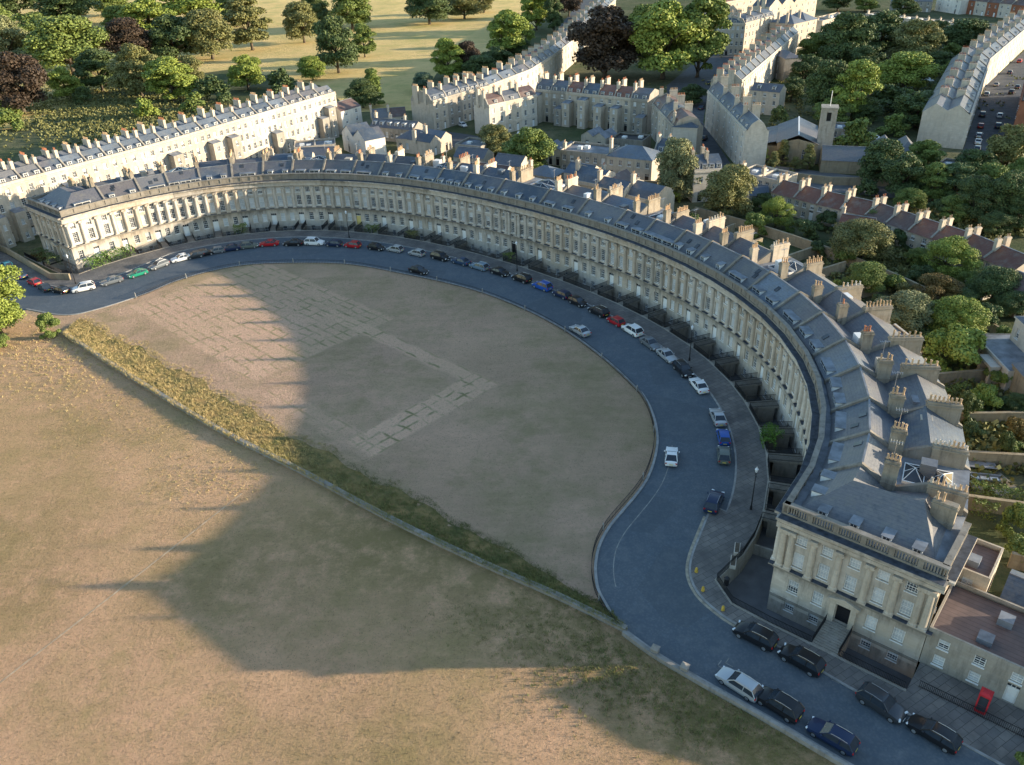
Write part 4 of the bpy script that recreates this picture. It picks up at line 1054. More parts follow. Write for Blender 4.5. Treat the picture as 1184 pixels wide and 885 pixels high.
TREES = {
 'park': ('in the dry park', [
  (20, 6, 60, 34, 'dark', 'round'), (85, 14, 62, 38, 'dark', 'round'), (18, 56, 50, 58, 'pale', 'round'), (4, 92, 40, 50, 'mid', 'round'), (28, 103, 66, 66, 'copper', 'round'), (86, 60, 78, 62, 'mid', 'round'), (45, 42, 54, 42, 'mid', 'round'),
  (119, 86, 42, 48, 'dark', 'tall'), (79, 100, 34, 36, 'lime', 'round'), (97, 112, 20, 18, 'dark', 'bush'), (154, 55, 50, 50, 'copper', 'round'), (177, 26, 58, 42, 'lime', 'round'), (142, 28, 34, 32, 'mid', 'round'), (203, 50, 58, 50, 'dark', 'round'),
  (246, 46, 50, 52, 'olive', 'round'), (225, 10, 72, 40, 'lime', 'round'), (165, 88, 50, 58, 'olive', 'round'), (203, 97, 48, 52, 'lime', 'tall'), (222, 84, 30, 32, 'olive', 'round'), (172, 128, 24, 22, 'lime', 'bush'), (287, 88, 38, 38, 'lime', 'round'),
  (292, 32, 44, 58, 'olive', 'tall'), (274, 12, 28, 42, 'dark', 'tall'), (352, 31, 38, 42, 'olive', 'round'), (368, 16, 30, 36, 'dark', 'round'), (392, 58, 46, 60, 'dark', 'round'), (362, 82, 28, 26, 'lime', 'round'), (408, 16, 48, 42, 'mid', 'round'), (422, 50, 24, 36, 'mid', 'tall'),
  (497, 12, 48, 38, 'dark', 'round'), (537, 9, 38, 30, 'olive', 'round'), (519, 72, 32, 44, 'lime', 'tall'), (542, 72, 26, 36, 'copper', 'round'), (587, 46, 38, 54, 'lime', 'tall'), (620, 14, 36, 46, 'lime', 'tall'), (606, 40, 22, 28, 'lime', 'tall'), (433, 104, 28, 40, 'mid', 'cone'),
  (420, 112, 34, 32, 'dark', 'round'), (490, 98, 24, 22, 'blue', 'round'), (556, 84, 36, 24, 'dark', 'round'), (575, 70, 34, 26, 'dark', 'round'), (600, 58, 26, 26, 'dark', 'round'), (640, 20, 20, 40, 'dark', 'tall'), (658, 4, 30, 34, 'copper', 'round'), (5, 128, 34, 24, 'mid', 'bush'), (0, 30, 40, 40, 'mid', 'round'),
  (250, 112, 36, 18, 'dark', 'bush'), (325, 100, 30, 16, 'dark', 'bush'), (225, 120, 24, 20, 'mid', 'bush'), (12, 145, 30, 16, 'mid', 'bush'), (128, 8, 40, 24, 'mid', 'round'), (560, 4, 24, 24, 'olive', 'round')]),
 'square': ('between the rear terraces', [
  (699, 58, 74, 78, 'copper', 'round'), (766, 56, 78, 84, 'lime', 'round'), (806, 48, 54, 92, 'mid', 'tall'), (745, 40, 40, 50, 'mid', 'round'), (573, 166, 38, 38, 'olive', 'round'), (612, 182, 54, 56, 'mid', 'round'), (782, 202, 42, 66, 'pale', 'weep'), (840, 228, 50, 62, 'olive', 'weep'), (896, 250, 34, 36, 'lime', 'round'), (874, 262, 32, 26, 'mid', 'bush'),
  (780, 228, 16, 14, 'lime', 'bush'), (800, 112, 30, 24, 'dark', 'round')]),
 'church': ('before the low church', [(874, 181, 24, 22, 'lime', 'round'), (904, 178, 18, 28, 'olive', 'cone'), (893, 189, 17, 24, 'olive', 'cone'), (933, 184, 18, 30, 'olive', 'cone'), (918, 191, 15, 17, 'olive', 'cone')]),
 'gardens': ('behind the church tower', [
  (984, 110, 46, 66, 'lime', 'tall'), (953, 108, 44, 58, 'dark', 'round'), (1043, 90, 58, 44, 'lime', 'round'), (1016, 46, 62, 52, 'dark', 'round'), (1055, 56, 58, 52, 'olive', 'round'), (974, 54, 54, 60, 'dark', 'round'), (986, 160, 40, 28, 'mid', 'bush'), (1082, 42, 30, 28, 'dark', 'round'), (1112, 54, 50, 24, 'dark', 'round'), (1058, 138, 54, 28, 'dark', 'round'),
  (930, 84, 34, 34, 'dark', 'round'), (914, 106, 28, 28, 'dark', 'round'), (900, 138, 20, 22, 'dark', 'bush'), (1000, 74, 40, 34, 'dark', 'round'), (1085, 76, 34, 26, 'dark', 'round'), (1088, 110, 26, 26, 'dark', 'round'), (1020, 122, 40, 22, 'dark', 'bush'), (1098, 62, 24, 18, 'mid', 'bush'), (960, 132, 36, 30, 'mid', 'round'), (1000, 130, 34, 28, 'dark', 'round'), (1040, 118, 32, 26, 'mid', 'round'), (1074, 132, 34, 26, 'mid', 'round'), (1100, 86, 26, 24, 'mid', 'round'), (940, 58, 32, 32, 'mid', 'round'), (1088, 152, 30, 20, 'dark', 'bush'), (1030, 150, 30, 18, 'mid', 'bush'), (1044, 12, 30, 18, 'dark', 'round'), (968, 4, 30, 20, 'dark', 'round'), (1000, 8, 24, 14, 'mid', 'round')]),
 'hill': ('above the red cottages', [
  (1018, 194, 48, 52, 'dark', 'round'), (1041, 208, 50, 52, 'dark', 'round'), (1065, 186, 36, 42, 'mid', 'tall'), (1077, 215, 30, 46, 'mid', 'tall'), (1102, 217, 44, 48, 'dark', 'tall'), (1160, 180, 50, 60, 'olive', 'round'), (1124, 196, 44, 40, 'dark', 'round'), (1120, 236, 50, 54, 'dark', 'round'), (1160, 236, 60, 62, 'dark', 'round'), (1182, 206, 34, 40, 'mid', 'round'), (1178, 250, 40, 44, 'dark', 'round'), (1140, 216, 40, 44, 'mid', 'round'), (1100, 246, 40, 32, 'mid', 'round'), (1052, 234, 34, 28, 'mid', 'round'), (1150, 264, 36, 26, 'dark', 'round'), (1002, 220, 26, 20, 'dark', 'bush'), (1082, 244, 26, 22, 'dark', 'bush')]),
 'rear': ('in the crescent back gardens', [
  (996, 286, 64, 52, 'olive', 'round'), (1010, 263, 38, 26, 'mid', 'round'), (1094, 305, 52, 52, 'lime', 'round'), (1042, 279, 28, 26, 'dark', 'bush'), (998, 326, 42, 42, 'mid', 'round'), (1031, 330, 28, 24, 'mid', 'bush'), (1078, 345, 50, 36, 'autumn', 'round'), (1040, 372, 54, 66, 'pale', 'tall'), (1101, 379, 62, 64, 'lime', 'round'), (1099, 424, 70, 36, 'lime', 'bush'),
  (1145, 336, 52, 50, 'dark', 'round'), (1170, 356, 40, 36, 'dark', 'round'), (1136, 373, 40, 30, 'dark', 'bush'), (1133, 414, 22, 14, 'autumn', 'bush'), (1135, 466, 36, 36, 'lime', 'bush'), (1172, 472, 32, 32, 'dark', 'round'), (1172, 500, 28, 32, 'autumn', 'bush'), (1122, 502, 26, 22, 'dark', 'bush'), (1166, 523, 26, 16, 'mid', 'bush'), (1172, 606, 36, 40, 'mid', 'bush'), (1176, 640, 36, 34, 'mid', 'bush'),
  (930, 268, 30, 24, 'dark', 'bush'), (955, 258, 26, 20, 'dark', 'bush'), (1062, 322, 30, 22, 'dark', 'bush'), (1112, 350, 34, 30, 'dark', 'round'), (1064, 398, 40, 34, 'dark', 'bush'), (1118, 470, 22, 20, 'dark', 'bush'), (1150, 446, 30, 12, 'mid', 'bush'), (1110, 530, 18, 14, 'mid', 'bush'), (880, 236, 26, 20, 'dark', 'bush'), (910, 262, 20, 16, 'mid', 'bush'), (945, 290, 22, 18, 'dark', 'bush'), (1060, 302, 28, 26, 'mid', 'round'), (1122, 330, 34, 32, 'mid', 'round'), (1160, 392, 28, 26, 'mid', 'bush'), (1016, 352, 24, 22, 'dark', 'bush'), (1068, 372, 30, 30, 'dark', 'round'), (975, 300, 26, 24, 'mid', 'bush')]),
 'front': ('', [])}
for key, (where, lst) in TREES.items():
    for k_, (cx, cy, w_, h_, colour, shape) in enumerate(lst):
        same = sorted([(t_[0], i) for i, t_ in enumerate(lst) if t_[4] == colour and t_[5] == shape])
        pos = [q[1] for q in same].index(k_)
        lab = f'{CN[colour]} {SN[shape]} {where}' if len(same) == 1 else f'{ORD[pos]} {CN[colour]} {SN[shape]} from the left {where}'
        tree_px(cx, cy, w_, h_, colour, shape, lab, 'trees ' + where if shape != 'bush' else 'shrubs ' + where)
tree_px(2, 347, 62, 100, 'lime', 'tall', 'large yellow-green tree beside the road at the wall end', None)
tree_px(60, 378, 26, 28, 'mid', 'bush', 'round green bush against the top of the boundary wall', None)
tree_px(4, 398, 22, 22, 'mid', 'bush', 'low green bush under the large yellow-green tree', None)
tree_px(1182, 884, 26, 26, 'mid', 'bush', 'clipped green bush at the edge of the lowest pavement', None)

# hedges: trimmed blocks of leaves
def hedge(pts, wd, h, colour, label, z=0.0, n=220, leaf=.22):
    """a hedge along plan points: leaf faces over a box volume"""
    r = np.random.RandomState(len(label)); V = []; Fc = []
    for i in range(len(pts) - 1):
        a, b_ = np.array(pts[i]), np.array(pts[i + 1]); L = np.linalg.norm(b_ - a); d = (b_ - a) / L; nn_ = np.array([-d[1], d[0]])
        m = int(n * L)
        s_ = r.rand(m) * L; side = r.rand(m)
        yv = np.where(side < .55, (r.rand(m) - .5) * wd, np.where(side < .78, -wd / 2, wd / 2)); zv_ = np.where(side < .55, h, r.rand(m) * h)
        bump = .18 * np.sin(s_ * 2.3) + .12 * np.sin(s_ * 5.1 + 1)
        P_ = np.c_[a[0] + d[0] * s_ + nn_[0] * yv, a[1] + d[1] * s_ + nn_[1] * yv, z + zv_ + bump * (zv_ / h)] + r.normal(size=(m, 3)) * .09
        nr_ = np.c_[nn_[0] * np.sign(yv) * (side >= .55), nn_[1] * np.sign(yv) * (side >= .55), (side < .55) * 1.0] + .6 * r.normal(size=(m, 3)); nr_ /= np.linalg.norm(nr_, axis=1)[:, None]
        tg_ = np.cross(nr_, r.normal(size=(m, 3))); tg_ /= np.linalg.norm(tg_, axis=1)[:, None]; bt = np.cross(nr_, tg_); sz = leaf * r.uniform(.6, 1.3, size=(m, 1)); i0_ = len(V)
        V.extend(np.stack([P_ - tg_ * sz * .5, P_ + bt * sz * .4, P_ + tg_ * sz * .5, P_ - bt * sz * .4], axis=1).reshape(-1, 3).tolist()); Fc.extend([(i0_ + 4 * k, i0_ + 4 * k + 1, i0_ + 4 * k + 2, i0_ + 4 * k + 3) for k in range(m)])
    me = bpy.data.meshes.new('hedge'); me.from_pydata(V, [], Fc); me.materials.append(LEAF[colour]); me.update()
    tag(put('hedge', me), label, 'hedge')
hedge([F(SL - .5, -4.6), F(SL - 5, -3.6), F(SL - 12, -3.3)], 2.6, 2.1, 'hedge', 'bright sunlit hedge in front of the far end house')
hedge([uv(-UL - 3, -3.0), uv(-UL - 13, -3.0)], 2.4, 2.2, 'dark', 'dark hedge beside the shaded end of the far house')
hedge([F(34.2, -4.4), F(32.2, -2.6)], 1.9, 1.6, 'hedge', 'bright green hedge filling one light well beside the parked white car')
hedge([F(33.5, -4.5), F(30.0, -4.4)], 1.7, 1.4, 'hedge', 'bright green hedge along the pavement railing above the silver car')
hedge([F(195.5, -3.4), F(199, -3.4)], 1.8, 2.0, 'mid', 'dark green shrub hedge in the light well above the red car')
hedge([F(160, -3.4), F(163.5, -3.4)], 1.8, 1.4, 'mid', 'green hedge in the light well beside the yellow-door house')
hedge([F(148.5, -3.4), F(151.5, -3.4)], 1.8, 1.3, 'olive', 'olive hedge in the light well behind the silver hatchback')
hedge([F(120, -3.0), F(122.5, -3.0)], 1.4, 1.3, 'mid', 'small green hedge in the centre house light well')
hedge([at(1086, 462)[:2], at(1118, 452)[:2]], 1.2, 1.4, 'mid', 'trimmed hedge along the villa drive', n=160)
hedge([at(1120, 572)[:2], at(1180, 584)[:2], at(1230, 594)[:2]], 1.3, 2.0, 'mid', 'long clipped hedge below the paved garden terrace')
hedge([at(1122, 590)[:2], at(1150, 600)[:2]], 1.6, 1.9, 'mid', 'leafy creeper hedge above the greenhouse shed')
# untrimmed garden growth far behind
b = MB()
r_ = np.random.RandomState(4)
V = []; Fc = []
regs = [((30, 230), (95, 165), 3600), ((960, 1110), (255, 330), 900), ((1080, 1184), (440, 560), 700), ((880, 1110), (60, 140), 1500), ((1090, 1184), (250, 275), 300)]
for (xa, xb), (ya, yb), m in regs:
    for _ in range(m):
        p = at((xa + xb) / 2 + r_.normal() * (xb - xa) * .3, (ya + yb) / 2 + r_.normal() * (yb - ya) * .28); s0_ = r_.uniform(.5, 1.6)
        for __ in range(6):
            q = np.array(p) + r_.normal(size=3) * s0_ * .5; q[2] = abs(q[2]) * .7 + .1; t1 = r_.normal(size=3); t1 /= np.linalg.norm(t1); t2 = np.cross(t1, r_.normal(size=3)); t2 /= np.linalg.norm(t2); i0_ = len(V)
            V += [tuple(q - t1 * .4), tuple(q + t2 * .35), tuple(q + t1 * .45), tuple(q - t2 * .35)]; Fc.append((i0_, i0_ + 1, i0_ + 2, i0_ + 3))
me = bpy.data.meshes.new('undergrowth'); me.from_pydata(V, [], Fc); me.materials.append(LEAF['olive']); me.update()
tag(put('undergrowth', me), 'low garden growth between the houses', kind='stuff')
# ---------------------------------------------------------------- cars
def car_kind(kind):
    L, Wd, H, belt, ws, wt, rt, rb, tail = {
        'hatch': (4.05, 1.76, 1.47, .93, .24, .06, -.34, -.48, .90), 'saloon': (4.65, 1.82, 1.43, .92, .20, .04, -.20, -.36, .93), 'estate': (4.65, 1.83, 1.49, .94, .21, .05, -.38, -.485, .93),
        'suv': (4.60, 1.90, 1.68, 1.06, .22, .08, -.38, -.485, 1.06), 'mini': (3.80, 1.70, 1.42, .90, .25, .13, -.36, -.47, .9), 'coupe': (4.3, 1.80, 1.34, .86, .19, .02, -.18, -.42, .92), 'van': (4.9, 1.95, 1.95, 1.10, .36, .24, -.46, -.49, 1.1)}[kind]
    w_ = Wd / 2; b = MB()
    st = [(.5, .70, .50, .30), (.485, .84, .64, .22), (.42, .95, belt * .82, .2), (.32, .985, belt * .93, .2), (ws, 1, belt, .2), (0, 1, belt + .01, .2), (-.3, 1, belt + .02, .2), (-.42, .98, tail, .2), (-.48, .93, tail * .96, .26), (-.5, .80, tail * .72, .34)]
    rings = []
    for x, k, zt, zb in st:
        a = w_ * k; m = zb + (zt - zb) * .55
        rings.append([(x * L, y, z) for y, z in ((-a * .9, zb), (-a * .985, zb + .12), (-a, m), (-a * .95, zt - .04), (-a * .80, zt), (0, zt + .025), (a * .80, zt), (a * .95, zt - .04), (a, m), (a * .985, zb + .12), (a * .9, zb))])
    b.ring(rings, 0)
    # roof skin and pillars over the glasshouse
    bt = [(ws * L, belt), (wt * L, H - .03), (rt * L, H - .02), (rb * L, tail)]
    yb, yt = w_ * .93, w_ * .74
    mid = ((wt + rt) / 2 * L)
    roof = [[(wt * L - .05, s * yt, H - .045) for s in (-1, -.5, 0, .5, 1)], [(wt * L - .22, s * yt, H - .005 + (.02 if abs(s) < 1 else -.01)) for s in (-1, -.5, 0, .5, 1)], [(mid, s * yt, H + (.035 if abs(s) < 1 else 0)) for s in (-1, -.5, 0, .5, 1)], [(rt * L + .15, s * yt, H - .005 + (.02 if abs(s) < 1 else -.01)) for s in (-1, -.5, 0, .5, 1)], [(rt * L, s * yt, H - .04) for s in (-1, -.5, 0, .5, 1)]]
    b.ring(roof, 0, False, False, closed=False)
    for s in (-1, 1):
        for (p0, p1) in (((bt[0][0], s * yb, bt[0][1]), (bt[1][0], s * yt, bt[1][1])), ((bt[3][0], s * yb, bt[3][1]), (bt[2][0], s * yt, bt[2][1])), ((mid - .1, s * yb * 1.005, belt), (mid - .15, s * yt * 1.01, H - .03)), ((bt[1][0], s * yt, H - .03), (bt[2][0], s * yt, H - .03))):
            b.tube([p0, p1], .05, 5, 0)
        b.box(ws * L - .35, ws * L - .18, min(s * (w_ + .02), s * (w_ + .2)), max(s * (w_ + .02), s * (w_ + .2)), belt + .02, belt + .16, 0)
    body = b.mesh('body', [M['white']], smooth=False)
    for p in body.polygons: p.use_smooth = True
    try: body.set_sharp_from_angle(angle=R(38))
    except Exception: pass
    g = MB()
    g.ring([[(bt[0][0] + .02, -yb, belt - .02), (bt[3][0] - .02, -yb, tail - .02), (bt[3][0] - .02, yb, tail - .02), (bt[0][0] + .02, yb, belt - .02)], [(bt[1][0], -yt, H - .04), (bt[2][0], -yt, H - .04), (bt[2][0], yt, H - .04), (bt[1][0], yt, H - .04)]])
    glass = g.mesh('windows', [M['car_glass']])
    r_ = .345 if kind in ('suv', 'van') else .315
    wm = MB(); wm.ring([[(rr * math.cos(6.2832 * k / 16), y, r_ + rr * math.sin(6.2832 * k / 16)) for k in range(16)] for rr, y in ((r_ * .9, -.11), (r_, -.07), (r_, .07), (r_ * .9, .11))], 0)
    for s in (-1, 1): wm.ring([[(rr * math.cos(6.2832 * k / 10), s * y, r_ + rr * math.sin(6.2832 * k / 10)) for k in range(10)] for rr, y in ((r_ * .66, .112), (r_ * .2, .128))], 1)
    wheel = wm.mesh('wheel', [M['tyre'], M['alloy']])
    hl = MB(); hl.box(-.16, .02, -.19, .19, -.06, .07); hm = hl.mesh('headlight', [M['lamp_clear']])
    tl = MB(); tl.box(-.02, .10, -.15, .15, -.10, .10); tm = tl.mesh('tail_light', [M['lamp_red']])
    pl = MB(); pl.box(-.012, .012, -.26, .26, -.055, .055); pm = pl.mesh('number_plate', [M['white']]); pm2 = pl.mesh('number_plate', [plate_y])
    gr = MB(); gr.box(-.02, .02, -w_ * .45, w_ * .45, -.07, .07); gm = gr.mesh('grille', [M['plastic']])
    T = lambda x, y, z: Matrix.Translation((x, y, z))
    parts = [('body', body, I4), ('windows', glass, I4)]
    for x in (.31, -.31):
        for s in (-1, 1): parts.append(('wheel', wheel, T(x * L, s * (w_ - .10), 0)))
    for s in (-1, 1):
        parts.append(('headlight', hm, T(L * .478, s * w_ * .66, .60 if kind != 'suv' else .72) @ Matrix.Rotation(-s * .35, 4, 'Z')))
        parts.append(('tail_light', tm, T(-L * .492, s * w_ * .72, tail * .80) @ Matrix.Rotation(s * .3, 4, 'Z')))
    parts += [('number_plate', pm, T(L * .505, 0, .42)), ('number_plate', pm2, T(-L * .502, 0, tail * .62)), ('grille', gm, T(L * .495, 0, .52))]
    if kind in ('suv', 'estate'):
        rr = MB()
        for s in (-1, 1): rr.tube([(wt * L - .2, s * yt * .95, H + .03), (mid, s * yt * .95, H + .09), (rt * L + .2, s * yt * .95, H + .03)], .025, 5)
        parts.append(('roof_rails', rr.mesh('roof_rails', [M['alloy']]), I4))
    return parts, L
plate_y = plain('yellow_plate', (0.75, 0.6, 0.1), 0.5, 0.05)
def paint(name, c, metal=0.0): 
    t = NT(name); m = t.fin(c, 0.3, 0.35, metal=metal); t.b.inputs['Coat Weight'].default_value = .3; t.b.inputs['Coat Roughness'].default_value = .08; return m
PAINT = {'white': (.80, .80, .80), 'silver': (.48, .50, .52), 'grey': (.20, .22, .24), 'dark grey': (.06, .066, .075), 'black': (.012, .013, .016), 'navy': (.012, .025, .07), 'blue': (.02, .09, .38), 'pale blue': (.22, .32, .42), 'red': (.42, .015, .022), 'green': (.02, .24, .15), 'teal': (.03, .27, .36), 'olive': (.13, .15, .13), 'dark blue': (.03, .06, .12)}
PAINT = {k_: paint(k_.replace(' ', '_') + '_paint', v, 0.4 if k_ in ('silver', 'grey', 'dark grey', 'pale blue') else 0.0) for k_, v in PAINT.items()}
KIND = {k_: car_kind(k_) for k_ in ('hatch', 'saloon', 'estate', 'suv', 'mini', 'coupe', 'van')}
KN = {'hatch': 'hatchback', 'saloon': 'saloon', 'estate': 'estate car', 'suv': 'tall estate car', 'mini': 'small hatchback', 'coupe': 'low coupe', 'van': 'van'}
def car(x, y, rz, kind, colour, label, group, z=0.02, small=False):
    th = thing('parked_car', (x, y, z), label, 'car', group, rz)
    mw = WM[th.name]
    for (n, me, m) in KIND[kind][0]:
        if small and n in ('number_plate', 'grille'): continue
        o = put(n, me, mw @ m, th)
        if n == 'body': o.material_slots[0].link = 'OBJECT'; o.material_slots[0].material = PAINT[colour]
    return th
def along(px_, py_):
    """nearest heading of the front at a pixel"""
    x, y, _ = at(px_, py_, .5); L = np.array([x - ECX, y - ECY]); u, v = L @ EX, L @ EY
    d = np.hypot(_q[:, 0] - u, _q[:, 1] - v); i = int(d.argmin()); t_ = _tg[i]; wv = EX * t_[0] + EY * t_[1]
    return math.atan2(wv[1], wv[0])
def car_c(px_, py_, kind, colour, label, flip=False, rz=None, group='cars parked along the crescent'):
    x, y, _ = at(px_, py_, .6)
    rz = along(px_, py_) if rz is None else rz
    return car(x, y, rz + (math.pi if flip else 0), kind, colour, label, group)
def car_ab(a, b_, kind, colour, label, group):
    p, q = Vector(at(*a, .5)), Vector(at(*b_, .5)); m = (p + q) / 2; d = p - q
    return car(m.x, m.y, math.atan2(d.y, d.x), kind, colour, label, group)
g1 = 'cars parked along the crescent'
LST = [(209.5, 298.5, 'saloon', 'white', 'white saloon parked on the sunlit left bend of the crescent road', 0), (225, 295.3, 'hatch', 'dark grey', 'dark grey hatchback just right of the white saloon on the bend', 0), (237, 292.6, 'hatch', 'black', 'black hatchback between two dark cars on the sunlit bend', 1), (250, 290, 'mini', 'grey', 'small grey hatchback half in shade on the bend', 0), (266.5, 287, 'saloon', 'navy', 'navy saloon where the sunlight ends on the crescent road', 0), (288, 284, 'hatch', 'olive', 'grey-green hatchback left of the red car by the shrub', 1),
 (311, 281.5, 'saloon', 'red', 'red saloon parked in shade below the dark shrub', 0), (339, 281, 'saloon', 'black', 'black saloon right of the red saloon', 0), (363.5, 280.3, 'suv', 'white', 'white tall car between two dark cars on the far bend', 1), (386, 281.7, 'hatch', 'navy', 'navy hatchback left of the second red car', 0), (407.6, 283.2, 'hatch', 'red', 'red hatchback below the yellow-door house', 0), (435, 286, 'hatch', 'black', 'black hatchback right of the red hatchback', 1), (456.8, 288, 'hatch', 'silver', 'silver hatchback, left of two silver cars together', 0), (482, 292.5, 'hatch', 'silver', 'silver hatchback, right of two silver cars together', 0), (509, 297.2, 'suv', 'black', 'black tall car right of the silver pair', 1), (533, 302.3, 'saloon', 'dark blue', 'dark blue-grey saloon beside the steel blue estate', 0), (554, 308, 'estate', 'pale blue', 'steel blue estate car left of two black cars', 0),
 (578, 314.5, 'saloon', 'black', 'black saloon right of the steel blue estate', 1), (603, 322, 'suv', 'black', 'black tall car below the lamp post', 0), (627, 331, 'suv', 'blue', 'bright blue tall car on the crescent road', 0), (649.6, 340.3, 'hatch', 'navy', 'navy hatchback right of the bright blue car', 0), (668, 349, 'hatch', 'black', 'black hatchback before the black tall car', 1), (692, 360.3, 'suv', 'black', 'black tall car left of the small red car', 0), (712, 371.2, 'mini', 'red', 'small red hatchback beside a white tall car', 0), (731, 381.8, 'suv', 'white', 'white tall car right of the small red hatchback', 0), (752, 397, 'saloon', 'grey', 'mid grey saloon between two pale cars', 1), (771, 411, 'saloon', 'silver', 'pale silver saloon right of the mid grey one', 1), (790, 427.5, 'suv', 'black', 'black tall car before the white saloon on the right bend', 1),
 (808, 445.3, 'saloon', 'white', 'white saloon on the right bend of the crescent', 0), (830, 482, 'saloon', 'silver', 'silver saloon in front of the hedge-filled light well', 0), (836.5, 505, 'mini', 'blue', 'small bright blue hatchback below the silver saloon', 0), (837, 525.6, 'hatch', 'olive', 'dark olive hatchback, last of the parked row on the right', 0)]
for (a, c_, kd, cl, lb, fl) in LST: car_c(a, c_, kd, cl, lb, bool(fl))
car_c(670.6, 382, 'saloon', 'silver', 'silver saloon standing by the inner lawn kerb', False, group='cars on the inner side of the crescent road'); car_c(484, 312.6, 'saloon', 'black', 'black saloon alone by the far lawn kerb', True, group='cars on the inner side of the crescent road')
car_ab((777.2, 515.5), (775.7, 541), 'coupe', 'white', 'white low coupe alone in the middle of the road', None)
car_ab((831, 568), (820, 594), 'suv', 'navy', 'navy tall car alone in the road near the bend', None)
g2 = 'cars on the lower street'
car_ab((852.8, 725.5), (893.4, 746.2), 'suv', 'black', 'black tall car with silver roof rails at the pavement bend', g2)
car_ab((903.7, 751), (949.3, 776.8), 'suv', 'black', 'black tall car facing the steps of the end house', g2)
car_ab((832.5, 777), (876.5, 805.5), 'estate', 'silver', 'silver estate car beside the dry field kerb', g2)
car_ab((880, 802.5), (920.5, 828), 'suv', 'black', 'black tall car behind the silver estate', g2)
car_ab((936.5, 836.5), (988.4, 867), 'estate', 'navy', 'long navy estate car, lowest on the field side', g2)
car_ab((1042.3, 830), (995.9, 800.3), 'suv', 'dark grey', 'dark grey tall car with chrome rails facing down the lower street', g2)
car_ab((1055.9, 834.2), (1103.3, 863), 'estate', 'black', 'black estate car below the red phone box', g2)
g3 = 'cars at the corner beyond the far end house'
for (a, b_, kd, cl, lb) in (((2, 303), (14, 311), 'hatch', 'teal', 'teal hatchback half behind the roadside tree'), ((16, 313), (31, 323), 'saloon', 'dark blue', 'dark blue saloon next to the teal hatchback'), ((32, 323), (47, 330), 'hatch', 'red', 'red hatchback first in the line below the garden wall'), ((44, 328), (59, 337), 'saloon', 'dark grey', 'dark grey saloon between the red and the black car'), ((61, 334), (79, 338), 'hatch', 'black', 'black hatchback touching the line beside the white car'), ((84, 336), (109, 331), 'suv', 'white', 'white tall car at the foot of the lamp post'), ((119, 328), (139, 322.5), 'saloon', 'grey', 'mid grey saloon in sun below the bright hedge'), ((149, 319.5), (169, 313.5), 'coupe', 'green', 'emerald green coupe in the sun'), ((174, 310.5), (193, 303.5), 'estate', 'grey', 'grey estate car between the green coupe and the white saloon')):
    car_ab(a, b_, kd, cl, lb, g3)
g4 = 'cars in the steep street beside the tall blank gable'
for (x, y, cl, kd, lb, dx, dy) in ((1179, 71, 'red', 'hatch', 'red hatchback highest in the steep street', 6, -5), (1168, 84, 'navy', 'hatch', 'navy hatchback near the top of the steep street', 6, -5), (1152, 98, 'grey', 'saloon', 'grey saloon in the middle of the steep street', 5, -6), (1141, 109, 'pale blue', 'hatch', 'pale blue hatchback in the middle of the steep street', 4, -7), (1170, 107, 'black', 'suv', 'black tall car on the right of the steep street', 6, -5), (1177, 101, 'dark grey', 'hatch', 'dark grey hatchback on the right of the steep street', 6, -5), (1136, 133, 'dark grey', 'suv', 'dark grey tall car by the kerb of the blank gable', 2, -8), (1156, 134, 'white', 'hatch', 'white hatchback in the lower steep street', 2, -8), (1154, 146, 'navy', 'suv', 'navy tall car below the white hatchback', 2, -8), (1134, 146, 'red', 'hatch', 'red hatchback by the blank gable', 2, -8), (1132, 157, 'silver', 'hatch', 'silver hatchback below the red one by the gable', 2, -8), (1131, 164, 'white', 'saloon', 'white saloon lowest by the gable', 2, -8), (1130, 172, 'grey', 'hatch', 'grey hatchback last in the line by the gable', 2, -8)):
    car_ab((x + dx / 2, y + dy / 2), (x - dx / 2, y - dy / 2), kd, cl, lb, g4)
g5 = 'cars in the shaded street behind the terraces'
for (x, y, cl, lb, dx, dy) in ((789, 123, 'blue', 'blue hatchback at the shaded street corner', 5, -4), (799, 135, 'red', 'red hatchback at the shaded street corner', 4, -6), (811, 125, 'navy', 'navy hatchback in the shaded street', 5, -5), (820, 96, 'black', 'black hatchback higher in the shaded street', 5, -6), (814, 160, 'dark grey', 'dark grey hatchback low in the shaded street', 5, -5)):
    car_ab((x + dx / 2, y + dy / 2), (x - dx / 2, y - dy / 2), 'hatch', cl, lb, g5)
for (x, y, cl, lb, g_) in ((535, 145, 'white', 'white hatchback in the yard of the rear terrace', None), (1148, 287, 'silver', 'silver hatchback behind the lowest red roof', 'cars behind the red-roofed cottages'), (1166, 295, 'black', 'black saloon behind the lowest red roof', 'cars behind the red-roofed cottages'), (1068, 117, 'white', 'white car parked among the dark gardens', None)):
    car_ab((x + 5, y + 2), (x - 5, y - 2), 'hatch', cl, lb, g_)

